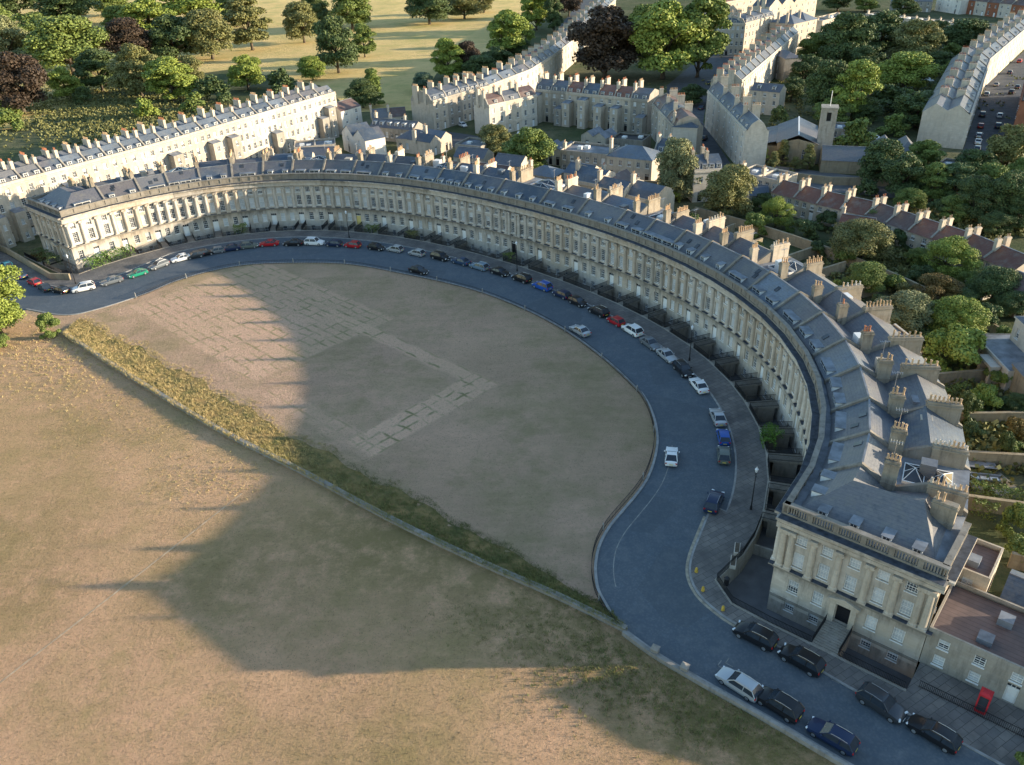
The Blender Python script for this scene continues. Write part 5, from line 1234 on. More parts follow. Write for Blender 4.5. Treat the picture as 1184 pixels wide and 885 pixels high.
# ---------------------------------------------------------------- street furniture
def lamp_post(p, label, h=6.0):
    th = thing('street_lamp', (*p[:2], .13), label, 'street lamp', 'lamp posts of the crescent'); T = WM[th.name]
    b = MB(); b.cyl(0, 0, [(.16, 0), (.16, .5), (.09, .7), (.06, h * .6), (.05, h)], 8); put('pole', b.mesh('pole', [M['iron']]), T, th)
    b = MB(); b.box(-.03, .03, -.4, .4, h - .5, h - .45); put('crossbar', b.mesh('crossbar', [M['iron']]), T, th)
    b = MB(); b.cyl(0, 0, [(.12, h), (.22, h + .45), (.26, h + .47), (.05, h + .75), (.03, h + .9)], 6); put('lantern', b.mesh('lantern', [M['lamp_clear']]), T, th)
for (x, y, lb) in ((88, 329, 'tall lamp post beside the white car at the sunlit end'), (598, 314.5, 'lamp post on the pavement behind the black tall car at the centre'), (404, 276, 'lamp post on the far pavement above the second red car'), (797, 418, 'lamp post on the pavement at the right of the crescent'), (868, 590, 'lamp post at the bend above the navy car')):
    lamp_post(at(x, y), lb)
def lawn_fence():
    th = thing('lawn_railing', (*LAWN_EDGE[len(LAWN_EDGE) // 2], 0), 'low black iron railing round the curved lawn edge', 'railing')
    line = offset(resample(LAWN_EDGE[14:-2], 170).tolist(), -.45); b = MB()
    railing(b, line, .05, .95, .28); b.build('rails', [M['iron']], th, recalc=False)
    for i in range(0, len(line), 11):
        c = MB(); c.box(-.09, .09, -.09, .09, .04, 1.15); c.cyl(0, 0, [(.11, 1.15), (.06, 1.3)], 6); put('post', c.mesh('post', [M['kerb']]), Matrix.Translation((*line[i], 0)), th)
lawn_fence()
# cycle of yellow bollards at the bend
for (x, y, lb) in ((800.5, 664, 'small yellow kerb marker highest on the bend'), (808, 686, 'small yellow kerb marker in the middle of the bend'), (831, 708.5, 'small yellow kerb marker nearest the parked black car')):
    p = at(x, y); b = MB(); b.cyl(0, 0, [(.20, .13), (.22, .2), (.16, .55), (.18, .6), (.1, .8), (.02, .85)], 8); o = put('kerb_marker', b.mesh('kerb_marker', [plain('marker_yellow', (.55, .36, .06), .6)]), Matrix.Translation((p[0] + .5, p[1] + .2, 0))); tag(o, lb, 'marker', 'yellow markers on the bend')
# telephone box by the service wing
p = at(1133, 822); th = thing('telephone_box', (p[0], p[1], .13), 'red telephone box against the low stone wing on the lower street', 'telephone box', None, EPHI); T = WM[th.name]
redp = plain('post_red', (.52, .03, .04), .4, .1)
b = MB(); b.box(-.46, .46, -.46, .46, 0, .25)
for sx in (-1, 1):
    for sy in (-1, 1): b.box(sx * .46 - .07, sx * .46 + .07, sy * .46 - .07, sy * .46 + .07, .25, 2.3)
b.box(-.55, .55, -.55, .55, 2.3, 2.5); b.ring([[(-.5, -.5, 2.5), (.5, -.5, 2.5), (.5, .5, 2.5), (-.5, .5, 2.5)], [(-.3, -.3, 2.68), (.3, -.3, 2.68), (.3, .3, 2.68), (-.3, .3, 2.68)]])
put('frame', b.mesh('frame', [redp]), T, th)
b = MB()
for a in range(4):
    m_ = Matrix.Rotation(a * math.pi / 2, 4, 'Z')
    for k in range(8):
        q = [(-.39, -.44, .3 + k * .25), (.39, -.44, .3 + k * .25), (.39, -.44, .5 + k * .25), (-.39, -.44, .5 + k * .25)]; b.poly([tuple(m_ @ Vector(v)) for v in q])
put('glazing', b.mesh('glazing', [M['glass']]), T, th)
# planters on the area wall near the bend, and bins
for k_, (x, y) in enumerate(((852, 637), (847.5, 652))):
    p = at(x, y, .2); b = MB(); b.box(-.95, .95, -.35, .35, 0, .5, 0); b.box(-.85, .85, -.25, .25, .502, .56, 1); o = put('stone_trough', b.mesh('stone_trough', [M['stone_pale'], M['bark']]), Matrix.Translation((p[0], p[1], .2)) @ Matrix.Rotation(EPHI + 1.95, 4, 'Z')); tag(o, ('upper' if k_ == 0 else 'lower') + ' pale stone trough on the area wall at the bend', 'trough')
p = at(845.5, 677); b = MB(); b.cyl(0, 0, [(.28, 0), (.3, .1), (.3, .95), (.34, 1.0), (.2, 1.15)], 12); tag(put('litter_bin', b.mesh('litter_bin', [M['iron']]), Matrix.Translation((p[0] - .6, p[1], .13))), 'black cylindrical litter bin at the corner of the area railing', 'bin')
# ---------------------------------------------------------------- the town behind: terraces, mews, church, villa
_hv = {}
def house_parts(w, h, dp, floors, bays, roof, wm, rm, var, seed, win=True, wing=0.0, door=True, chim=(1, 1), dorm=0, back=True, blank=()):
    """parts of one house in its own frame: x along the front, y into the house, z up"""
    key = (round(w, 1), h, dp, floors, bays, roof, wm, rm, var, wing, door, chim, dorm, win)
    if key in _hv: return _hv[key]
    r = random.Random(seed); out = []
    I = lambda x, y, z: (x, y, z)
    def face(P, W, fl, nb, dr, tag_):
        op, lt = [], []
        if not win: return op, lt
        fh = h / fl
        for f in range(fl):
            hh = min(fh * .56, 1.9) if f < fl - 1 or fl == 1 else min(fh * .5, 1.5)
            for q in range(nb):
                x = W * (q + .5) / nb + (r.uniform(-.15, .15) if tag_ == 'b' else 0)
                if W / nb < 1.5: continue
                z = f * fh + fh * .28
                if tag_ == 'b' and r.random() < .12: continue
                if dr and f == 0 and q == nb - 1:
                    op.append((x - .55, x + .55, .1, 2.6)); lt.append(('door', door_mesh(1.1, 2.5, r.choice(['door_white', 'door_black', 'door_white'])), fmat(P, x, .16, .1))); continue
                ww = 1.05 if W / nb > 1.9 else .85
                op.append((x - ww / 2, x + ww / 2, z, z + hh)); lt.append(('window', window_mesh(ww, hh, r.choice(['glass', 'glass', 'half', 'blind', 'glass']), (2, 4)), fmat(P, x, .14, z)))
        return op, lt
    b = MB()
    op, lt = face(I, w, floors, bays, door, 'f')
    ob = (wing and [(0, 0, 0, 0)]) or []
    wall_grid(b, I, 0, w, 0, h, 0, op, .2, 0)
    PB = lambda x, y, z: (w - x, dp - y, z)
    o2, l2 = face(PB, w, floors, bays, False, 'b') if back else ([], [])
    wall_grid(b, PB, 0, w, 0, h, 0, o2, .2, 0)
    PL = lambda x, y, z: (y, dp - x, z); PR = lambda x, y, z: (w - y, x, z)
    for P_ in (PL, PR): b.poly([P_(0, 0, 0), P_(dp, 0, 0), P_(dp, 0, h), P_(0, 0, h)], 0)
    gm = 0
    rb = MB(); zr = h + min(dp * .27, 3.4)
    if roof == 'pitch':
        for x in (0, w): b.poly([(x, 0, h), (x, dp / 2, zr), (x, dp, h)], 0)
        rb.poly([(0, -.25, h - .1), (w, -.25, h - .1), (w, dp / 2, zr), (0, dp / 2, zr)]); rb.poly([(0, dp / 2, zr), (w, dp / 2, zr), (w, dp + .25, h - .1), (0, dp + .25, h - .1)])
        rb.box(0, w, dp / 2 - .12, dp / 2 + .12, zr - .02, zr + .1, 1)
    elif roof == 'mansard':
        z1 = h + 2.0; zr = h + 3.1
        for x in (0, w): b.poly([(x, .4, h), (x, 1.6, z1), (x, dp / 2, zr), (x, dp - 1.6, z1), (x, dp - .4, h)], 0)
        b.box(0, w, 0, .3, h, h + .5, 0); b.box(-.0, w, -.25, .02, h - .35, h, 0)
        rb.poly([(0, .35, h + .2), (w, .35, h + .2), (w, 1.6, z1), (0, 1.6, z1)]); rb.poly([(0, 1.6, z1), (w, 1.6, z1), (w, dp / 2, zr), (0, dp / 2, zr)]); rb.poly([(0, dp / 2, zr), (w, dp / 2, zr), (w, dp - 1.6, z1), (0, dp - 1.6, z1)]); rb.poly([(0, dp - 1.6, z1), (w, dp - 1.6, z1), (w, dp - .3, h), (0, dp - .3, h)])
    elif roof == 'double':
        q = dp / 4; zr = h + 2.6
        b.box(0, w, 0, .3, h, h + .7, 0); b.box(-.0, w, -.3, .02, h - .3, h, 0)
        for x in (0, w): b.poly([(x, .3, h), (x, q + .3, zr), (x, 2 * q, h + .8), (x, 3 * q, zr), (x, dp, h)], 0)
        for (ya, za, yb_, zb_) in ((.3, h + .3, q + .3, zr), (q + .3, zr, 2 * q, h + .8), (2 * q, h + .8, 3 * q, zr), (3 * q, zr, dp + .2, h - .1)): rb.poly([(0, ya, za), (w, ya, za), (w, yb_, zb_), (0, yb_, zb_)])
    elif roof == 'hip':
        e = min(dp, w) / 2; ov = .3
        c = [(-ov, -ov, h), (w + ov, -ov, h), (w + ov, dp + ov, h), (-ov, dp + ov, h)]
        if w >= dp: a_, b2 = (e, dp / 2, zr), (w - e + .01, dp / 2, zr); rb.poly([c[0], c[1], b2, a_]); rb.poly([c[1], c[2], b2]); rb.poly([c[2], c[3], a_, b2]); rb.poly([c[3], c[0], a_])
        else: a_, b2 = (w / 2, e, zr), (w / 2, dp - e, zr); rb.poly([c[0], c[1], a_]); rb.poly([c[1], c[2], b2, a_]); rb.poly([c[2], c[3], b2]); rb.poly([c[3], c[0], a_, b2])
        b.box(-.15, w + .15, -.15, 0, h - .4, h - .05, 0)
    elif roof == 'gable':
        zr = h + w * .32
        for y in (0, dp): b.poly([(0, y, h), (w, y, h), (w / 2, y, zr)], 0)
        rb.poly([(-.2, -.2, h - .12), (-.2, dp + .2, h - .12), (w / 2, dp + .2, zr), (w / 2, -.2, zr)]); rb.poly([(w + .2, -.2, h - .12), (w / 2, -.2, zr), (w / 2, dp + .2, zr), (w + .2, dp + .2, h - .12)])
    else:
        rb.poly([(.2, .2, h - .25), (w - .2, .2, h - .25), (w - .2, dp - .2, h - .25), (.2, dp - .2, h - .25)])
        for q in (((0, w), (0, .22)), ((0, w), (dp - .22, dp)), ((0, .22), (.22, dp - .22)), ((w - .22, w), (.22, dp - .22))): b.box(*q[0], *q[1], h + .002, h + .4, 0)
        for _ in range(2): 
            x = r.uniform(.5, max(.6, w - 2)); y = r.uniform(1, max(1.2, dp - 3)); rb.box(x, x + min(1.4, w * .3), y, y + 1.4, h - .25, h + r.uniform(.15, .6), 2)
        zr = h + .3
    if floors > 2: b.box(0, w, -.12, 0, h / floors - .1, h / floors + .08, 0)
    wl = [('wall', b.mesh('wall', [M[wm]]), I4, [])]
    wl.append(('roof', rb.mesh('roof', [M[rm], M['lead'], M['lead'] if rm == 'copper' else M['white']], recalc=False), I4, []))
    for n, me, m in lt + l2: wl.append((n, me, m, []))
    # chimney on the party wall
    for k, cnt in enumerate(chim):
        if not cnt: continue
        cb = MB(); y0 = dp * (.25 if k == 0 else .62); yl = 1.2 if cnt == 1 else 2.4
        if roof == 'pitch': y0 = dp / 2 - yl / 2 + (k - .5) * dp * .3
        zt = zr + 1.5 + r.uniform(-.3, .4)
        cb.box(-.38, .38, y0, y0 + yl, h - 1.0, zt, 0); cb.box(-.46, .46, y0 - .08, y0 + yl + .08, zt - .32, zt - .16, 0)
        npot = int(yl / .42)
        for q in range(npot): cb.cyl(0, y0 + (q + .5) * yl / npot, [(.14, zt), (.10, zt + .1), (.13, zt + .62)], 6, 1)
        wl.append(('chimney', cb.mesh('chimney', [M['stone'], M['pot_red'] if r.random() < .35 else M['pot']]), I4, []))
    if roof in ('mansard', 'double', 'pitch') and chim[0]:
        pb = MB()
        ys = {'mansard': [(.35, h + .5), (1.6, h + 2.3), (dp / 2, h + 3.4), (dp - 1.6, h + 2.3), (dp - .3, h + .3)], 'double': [(.3, h + .8), (dp / 4 + .3, zr + .3), (dp / 2, h + 1.2), (dp * .75, zr + .3), (dp, h + .3)], 'pitch': [(0, h + .25), (dp / 2, zr + .28), (dp, h + .25)]}[roof]
        for k in range(len(ys) - 1):
            (ya, za), (yb_, zb_) = ys[k], ys[k + 1]
            pb.hexa([(-.19, ya, h - .5), (.19, ya, h - .5), (.19, yb_, h - .5), (-.19, yb_, h - .5), (-.19, ya, za), (.19, ya, za), (.19, yb_, zb_), (-.19, yb_, zb_)])
        wl.append(('party_wall', pb.mesh('party_wall', [M['stone_grey']]), I4, []))
    for q in range(dorm):
        x = w * (q + .5) / dorm
        y = {'mansard': .55, 'double': .8, 'pitch': dp * .12, 'hip': dp * .15}.get(roof, .5)
        wl.append(('dormer', DORM[0], Matrix.Translation((x, y, h + .35)), []))
    if wing:
        x0, x1 = (w * .52, w - .1) if var % 2 else (.15, w * .5); hw = h * r.choice([.55, .75, .9]); wb = MB(); sub = []
        PW_ = lambda x, y, z: (x0 + x, -wing + y, z)
        wo_, wl_ = [], []
        fl = max(1, int(hw / (h / floors)))
        for f in range(fl):
            z = f * h / floors + .9; wo_.append(((x1 - x0) / 2 - .45, (x1 - x0) / 2 + .45, z, z + 1.45)); wl_.append(('window', window_mesh(.9, 1.45, r.choice(['glass', 'half', 'blind']), (2, 4)), fmat(PW_, (x1 - x0) / 2, .13, z)))
        wall_grid(wb, PW_, 0, x1 - x0, 0, hw, 0, wo_, .18, 0)
        wb.poly([(x0, -wing, 0), (x0, -.01, 0), (x0, -.01, hw), (x0, -wing, hw)]); wb.poly([(x1, -wing, 0), (x1, -wing, hw), (x1, -.01, hw), (x1, -.01, 0)])
        wb.poly([(x0, -wing, hw), (x1, -wing, hw), (x1, -.01, hw + .5), (x0, -.01, hw + .5)], 1)
        wl.append(('rear_wing', wb.mesh('rear_wing', [M['stone_grey' if r.random() < .5 else wm], M['lead']]), I4, wl_))
    _hv[key] = wl
    return wl
def put_house(mw, parts, label, cat='house', group=None, name='terraced_house'):
    th = thing(name, mw.translation, label, cat, group)
    for n, me, m, sub in parts:
        o = put(n, me, mw @ m, th)
        for (n2, me2, m2) in sub: put(n2, me2, mw @ m2, o)
    return th
def frame(a, b_, away=True):
    """matrix of a front from a to b; the house lies behind it"""
    a, b_ = Vector(a[:2]), Vector(b_[:2]); u = (b_ - a).normalized(); n = Vector((-u.y, u.x)); mid = (a + b_) / 2
    if (n.dot(mid) < 0) == away: a, b_ = b_, a; u = -u; n = -n
    return Matrix(((u.x, n.x, 0, a.x), (u.y, n.y, 0, a.y), (0, 0, 1, 0), (0, 0, 0, 1))), (b_ - a).length
def row(pts, z, counts, dp, h, where, floors=3, bays=2, roof='mansard', wm='stone', rms=('slate',), wing=0.0, dorm=1, chim=(1, 1), away=True, win=True, vars_=3, seed=1, group=None, names=None, door=True):
    tot = sum(counts); k = 0; r = random.Random(seed)
    W_ = [at(x, y, z) for x, y in pts]
    for i, c in enumerate(counts):
        a, b_ = Vector(W_[i]), Vector(W_[i + 1])
        for j in range(c):
            p, q = a + (b_ - a) * j / c, a + (b_ - a) * (j + 1) / c
            mw, L = frame(p, q, away)
            v = r.randrange(vars_)
            parts = house_parts(L, h, dp, floors, max(1, min(bays, int(L / 1.9))), roof, wm if not isinstance(wm, tuple) else wm[v % len(wm)], rms[v % len(rms)], v, seed * 17 + v, wing=wing if (wing and r.random() < .6) else 0.0, dorm=dorm, chim=chim, win=win, door=door)
            lab = names[k] if names else (f'{ORD[k]} house from the left in the {where}' if tot > 1 else where)
            put_house(mw, parts, lab, 'house', group or (where if tot > 1 else None))
            k += 1
row([(-70, 240), (0, 217), (190, 166), (388, 108.5)], 13.5, [3, 8, 10], 12, 13.5, 'long sunlit terrace behind the crescent', 4, 3, 'double', ('stone', 'stone_pale'), ('slate_grey', 'slate', 'slate_grey'), 2.4, 2, (1, 2), seed=3)
row([(394, 129), (417, 122)], 8, [1], 8, 8, 'small pale house with a brown tiled roof at the long terrace end', 3, 2, 'pitch', 'render_white', ('tile_brown',), 0, 0, (0, 1))
row([(500, 118.5), (534, 108.5), (566, 100.5)], 10, [2, 3], 10, 10, 'stone terrace left of the blank white gable', 3, 2, 'mansard', ('stone', 'stone_grey'), ('slate',), 0, 2, (1, 2), seed=5)
row([(566, 100.5), (614, 82), (642, 64), (668, 44), (690, 22), (712, 0)], 10, [3, 4, 4, 5, 5], 11, 10, 'many-chimneyed terrace climbing beside the dark copper tree', 3, 2, 'double', ('stone', 'stone_pale'), ('slate_grey', 'slate'), 0, 1, (2, 2), seed=6)
row([(565.4, 123.5), (621, 111)], 10, [3], 8, 10, 'short terrace with the blank white gable', 3, 2, 'mansard', ('stone', 'stone_pale'), ('slate', 'tile_brown', 'slate'), 0, 1, (1, 1), seed=7)
row([(619, 104.5), (749, 117.5)], 10.5, [7], 10, 10.5, 'shaded rear terrace in front of the copper tree', 4, 2, 'mansard', ('stone', 'stone_grey', 'stone'), ('slate', 'slate', 'tile_red'), 3.2, 2, (1, 2), seed=8)
row([(754, 121), (778, 147)], 10, [3], 9, 10, 'short row turning down from the shaded rear terrace', 3, 2, 'mansard', ('stone', 'stone_grey'), ('slate', 'tile_brown', 'slate'), 0, 1, (1, 2), seed=9)
row([(778, 147), (806, 148)], 10, [1], 8, 10, 'pale blank-ended corner house at the shaded street', 3, 1, 'hip', 'stone_pale', ('slate',), 0, 0, (1, 0), win=False)
row([(818, 106), (842, 131), (862, 152)], 11.5, [2, 2], 6.5, 11.5, 'corner terrace facing the shaded street', 4, 2, 'mansard', ('stone', 'stone_pale'), ('slate',), 0, 2, (1, 2), seed=11)
row([(858, 95), (886, 71), (924, 38)], 10.5, [5, 7], 11, 10.5, 'crowded-chimney terrace climbing away from the church', 3, 2, 'double', ('stone_pale', 'stone'), ('slate_grey', 'slate'), 0, 0, (2, 2), seed=12)
row([(867.6, 104), (902, 107)], 8, [1], 7, 8, 'square three-storey house with a slate roof above the church', 3, 3, 'pitch', 'stone', ('slate',), 0, 2, (0, 1), door=False)
row([(893, 62), (908, 68)], 9, [1], 7, 9, 'narrow stone house with a hipped slate roof behind the chimney terrace', 3, 1, 'hip', 'stone_grey', ('slate',), 0, 0, (0, 0))
row([(829, 28), (862, 28), (896, 18.5)], 14, [2, 3], 12, 14, 'tall corner block at the top', 4, 3, 'mansard', 'stone', ('slate',), 0, 2, (1, 2), seed=13)
row([(815, 8), (880, -3)], 11, [4], 11, 11, 'red-roofed row behind the tall corner block', 3, 2, 'double', ('stone', 'brick_red'), ('tile_brown', 'slate', 'tile_red'), 0, 0, (2, 2), seed=14)
row([(890, 8), (945, -2)], 12, [4], 11, 12, 'steep-gabled row by the tall corner block', 3, 2, 'gable', ('stone', 'stone_grey'), ('slate', 'slate_grey'), 0, 0, (2, 1), seed=15)
row([(918, 28), (945, 22)], 12, [2], 13, 12, 'broad stone pair above the climbing terrace', 4, 2, 'hip', 'stone', ('slate_grey',), 0, 0, (1, 1), seed=16)
row([(951, 25), (986, 16.5)], 9, [3], 9, 9, 'flat-topped stone row in late sun', 3, 2, 'flat', 'stone', ('flat_roof',), 0, 0, (1, 0), seed=17)
row([(1000, 17), (1070, 25), (1142, 31)], 6.5, [5, 5], 8, 6.5, 'long low flat-roofed terrace at the top', 2, 2, 'flat', ('stone_grey', 'stone'), ('flat_roof',), 0, 0, (1, 0), seed=18)
row([(1084, -4), (1112, 0)], 8, [1], 8, 8, 'white detached house at the top edge', 3, 3, 'pitch', 'render_white', ('tile_brown',), 0, 0, (1, 0))
row([(1115, 0), (1200, 8)], 7.5, [6], 8, 7.5, 'brown-roofed terrace in the top corner', 2, 2, 'pitch', ('stone_pale', 'stone_grey', 'brick_red'), ('tile_brown', 'tile_red'), 0, 0, (1, 0), seed=19)
row([(1030, 1), (1078, 2)], 6, [3], 7, 6, 'small row behind the long low terrace', 2, 2, 'pitch', 'stone_grey', ('slate_grey',), 0, 0, (1, 0), seed=20)
# the steep street: a terrace whose blank gable faces us, and its neighbour across the road
JP = [at(1113, 173), at(1137, 102), at(1186, 55), at(1230, 30)]
k = 0
for i, c in enumerate((6, 7, 5)):
    a, b_ = Vector(JP[i]), Vector(JP[i + 1])
    for j in range(c):
        p, q = a + (b_ - a) * j / c, a + (b_ - a) * (j + 1) / c
        u = (q - p).normalized(); n = Vector((-u.y, u.x, 0)); L = (q - p).length
        # front faces the street on the right: local x runs back down the street
        mw = Matrix(((-u.x, n.x, 0, q.x), (-u.y, n.y, 0, q.y), (0, 0, 1, 0), (0, 0, 0, 1)))
        parts = house_parts(L, 10.0, 13, 3, max(1, min(2, int(L / 1.9))), 'double', 'stone_pale', 'slate', rnd.randrange(2), 300 + i * 2, dorm=1, chim=(2, 2))
        put_house(mw, parts, f'{ORD[k]} house counting back from the tall blank gable on the steep street', 'house', 'steep street terrace behind the blank gable'); k += 1
g0 = Vector(at(1113, 173)); u = (Vector(at(1137, 102)) - g0).normalized(); n = Vector((-u.y, u.x, 0))
row([(1166, 168), (1180, 112)], 0, [3], 11, 12.5, 'edge terrace facing the tall blank gable', 4, 2, 'double', ('brick_red', 'stone'), ('tile_brown', 'slate'), 0, 0, (1, 2), seed=22)
# mews and yards behind the crescent
row([(427, 146), (478, 150.5)], 4.5, [3], 7, 4.5, 'low curved mews row behind the crescent', 1, 3, 'pitch', 'stone_grey', ('slate',), 0, 2, (0, 1), seed=23)
row([(430, 137), (470, 134)], 5, [2], 8, 5, 'sunlit mews roofs below the park tree', 2, 2, 'pitch', 'stone', ('slate_grey', 'tile_brown'), 0, 0, (1, 0), seed=24)
row([(458, 160), (491.5, 162)], 4.5, [1], 8, 4.5, 'low hipped mews house with a small pediment behind the crescent', 1, 4, 'hip', 'stone', ('slate',), 0, 0, (0, 0))
row([(497, 165), (522, 156)], 4.5, [2], 9, 4.5, 'pair of gabled coach houses behind the crescent', 1, 1, 'gable', 'stone', ('slate_grey', 'slate'), 0, 0, (0, 1), seed=25)
row([(526, 168), (556, 171)], 4.5, [1], 9, 4.5, 'flat-roofed stone store left of the yard tree', 1, 3, 'flat', 'stone_grey', ('flat_roof',), 0, 0, (0, 0))
row([(395, 152), (422, 163)], 6, [2], 7, 6, 'pair of pale gabled backs below the brown-roofed house', 2, 1, 'gable', 'render_white', ('slate', 'tile_brown'), 0, 0, (0, 0), seed=26)
row([(340, 172), (388, 168)], 5, [2], 8, 5, 'low lead-roofed outbuildings below the long terrace', 1, 2, 'flat', 'stone', ('flat_roof',), 0, 0, (0, 0), seed=27)
row([(597, 158), (622, 158)], 3.6, [1], 7, 3.6, 'white glass-roofed conservatory behind the yard tree', 1, 4, 'hip', 'render_white', ('white',), 0, 0, (0, 0), door=False)
row([(624, 172), (649, 175)], 4.5, [3], 9, 4.5, 'saw-tooth gabled workshop roofs beside the battlemented hall', 1, 1, 'gable', 'stone', ('slate', 'slate_grey'), 0, 0, (0, 0), seed=28)
row([(648, 175), (702, 180.5)], 6.5, [1], 10, 6.5, 'long two-storey hall with battlemented parapet behind the crescent', 2, 6, 'flat', 'stone_grey', ('flat_roof',), 0, 0, (1, 0))
row([(702, 180.5), (754, 186)], 6.5, [1], 9, 6.5, 'plainer stone hall joined right of the battlemented one', 2, 5, 'hip', 'stone', ('slate_grey',), 0, 0, (1, 0))
row([(706, 161), (743, 164.5)], 4, [1], 8, 4, 'black flat-roofed shed in the rear yard', 1, 3, 'flat', 'stone_dark', ('iron',), 0, 0, (0, 0))
row([(672, 156), (700, 160)], 4, [2], 7, 4, 'grey-roofed yard buildings left of the black shed', 1, 1, 'gable', 'stone', ('flat_roof', 'slate_grey'), 0, 0, (0, 0), seed=29)
row([(756, 176), (782, 180)], 6, [2], 8, 6, 'small slate houses beside the pale birch', 2, 2, 'mansard', 'stone', ('slate',), 0, 1, (1, 0), seed=30)
row([(803, 199), (836, 197)], 8, [2], 9, 8, 'mansard pair right of the pale birch', 2, 2, 'mansard', 'stone_pale', ('slate',), 0, 2, (1, 1), seed=31)
row([(812, 214), (832, 214)], 4, [1], 5, 4, 'white bow-roofed porch below the mansard pair', 1, 3, 'hip', 'render_white', ('lead',), 0, 0, (0, 0))
row([(852, 200), (900, 211)], 5.5, [2], 9, 5.5, 'flat-roofed house with white rooflights above the crescent gardens', 2, 3, 'flat', 'stone', ('flat_roof',), 0, 0, (1, 0), seed=32)
row([(866, 226), (890, 226)], 3.2, [1], 6, 3.2, 'small slate garden room below the flat-roofed house', 1, 3, 'pitch', 'stone_pale', ('slate',), 0, 0, (0, 0))
row([(892, 222), (944, 236), (1000, 249), (1050, 267), (1104, 285), (1172, 314)], 4.6, [2, 2, 2, 2, 2], 8, 4.6, 'red-roofed cottage row below the dark trees', 2, 3, 'pitch', ('stone', 'stone_pale'), ('tile_red', 'tile_brown', 'tile_red'), 0, 0, (1, 1), seed=33, vars_=3)
row([(968, 262), (1008, 268)], 3.8, [1], 7, 3.8, 'low cottage with a brown roof in front of the red row', 1, 3, 'pitch', 'stone', ('tile_red',), 0, 0, (0, 1))
row([(1116, 322), (1140, 333)], 2.6, [1], 4, 2.6, 'slatted glasshouse lean-to below the last red roof', 1, 3, 'flat', 'render_white', ('glass',), 0, 0, (0, 0), door=False)
row([(1155, 330), (1190, 346)], 4.5, [1], 8, 4.5, 'pale gabled barn at the frame edge below the red cottages', 1, 3, 'pitch', 'stone_pale', ('tile_brown',), 0, 0, (0, 0))
# low school-like buildings round the church
row([(950, 185), (1008, 187.5)], 3.6, [1], 10, 3.6, 'long low rubble-walled hall right of the church tower', 1, 5, 'pitch', 'rubble', ('slate_grey',), 0, 0, (0, 0), win=False)
row([(1012, 178), (1062, 180)], 3.4, [2], 12, 3.4, 'grey hipped hall roofs below the blank gable', 1, 3, 'hip', 'stone_grey', ('slate_grey',), 0, 0, (0, 0), seed=35)
row([(1082, 192), (1120, 198)], 3.2, [1], 8, 3.2, 'low white-fronted hall under the blank gable', 1, 5, 'flat', 'stone_grey', ('flat_roof',), 0, 0, (0, 0))
row([(962, 150), (998, 152)], 3.2, [1], 9, 3.2, 'flat grey annexe behind the church tower', 1, 4, 'flat', 'stone_grey', ('flat_roof',), 0, 0, (0, 0))
def church():
    a, b_ = at(899, 165, 6), at(946, 167, 6); mw, L = frame(a, b_)
    th = thing('church', mw.translation, 'low modern-roofed church with a square stone bell tower', 'church')
    b = MB(); D_ = 22.0
    op = [(L * .25 - .7, L * .25 + .7, 1.5, 4.2), (L * .7 - .7, L * .7 + .7, 1.5, 4.2)]
    wall_grid(b, lambda x, y, z: (x, y, z), 0, L, 0, 6, 0, op, .3, 0); b.poly([(0, 0, 6), (L, 0, 6), (L / 2, 0, 7.2)]); b.box(0, .3, .02, D_, 0, 6, 0); b.box(L - .3, L, .02, D_, 0, 6, 0); b.box(.3, L - .3, D_ - .3, D_, 0, 6, 0)
    b.box(-6, -.02, 3, D_, 0, 4.2, 0)
    put('wall', b.mesh('wall', [M['rubble']]), mw, th)
    b = MB(); b.poly([(-.3, -.3, 5.9), (-.3, D_ + .3, 5.9), (L / 2, D_ + .3, 8.4), (L / 2, -.3, 8.4)]); b.poly([(L + .3, -.3, 5.9), (L / 2, -.3, 8.4), (L / 2, D_ + .3, 8.4), (L + .3, D_ + .3, 5.9)]); b.poly([(-6.3, 2.8, 4.25), (-6.3, D_ + .2, 4.25), (-.05, D_ + .2, 5.7), (-.05, 2.8, 5.7)]); b.box(L / 2 - .2, L / 2 + .2, -.3, D_ + .3, 8.38, 8.55, 1)
    put('roof', b.mesh('roof', [M['slate'], M['white']], recalc=False), mw, th)
    for (xa, xb, za, zb) in op: put('window', window_mesh(xb - xa, zb - za, 'glass', (3, 4)), mw @ Matrix.Translation(((xa + xb) / 2, .22, za)), th)
    tw = 4.2; b = MB(); T = Matrix.Translation((L - .3, 1.5, 0)); hh = 15.5
    o_ = [(tw / 2 - .6, tw / 2 + .6, hh - 3.4, hh - 1.0)]
    for k in range(4):
        m_ = Matrix.Translation((tw / 2, tw / 2, 0)) @ Matrix.Rotation(k * math.pi / 2, 4, 'Z') @ Matrix.Translation((-tw / 2, -tw / 2, 0))
        wall_grid(b, lambda x, y, z: tuple(m_ @ Vector((x, y, z))), 0, tw, 0, hh, 0, o_, .6, 0)
    b.box(-.2, tw + .2, -.2, tw + .2, hh, hh + .35, 0); b.box(.6, tw - .6, .6, tw - .6, hh - 4, hh - .5, 1)
    t_ = put('tower', b.mesh('tower', [M['stone_grey'], M['iron']]), mw @ T, th)
    b = MB(); b.tube([(tw / 2, tw / 2, hh + .3), (tw / 2, tw / 2, hh + 4.5)], .1, 6); put('flagpole', b.mesh('flagpole', [M['white']]), mw @ T, t_)
church()
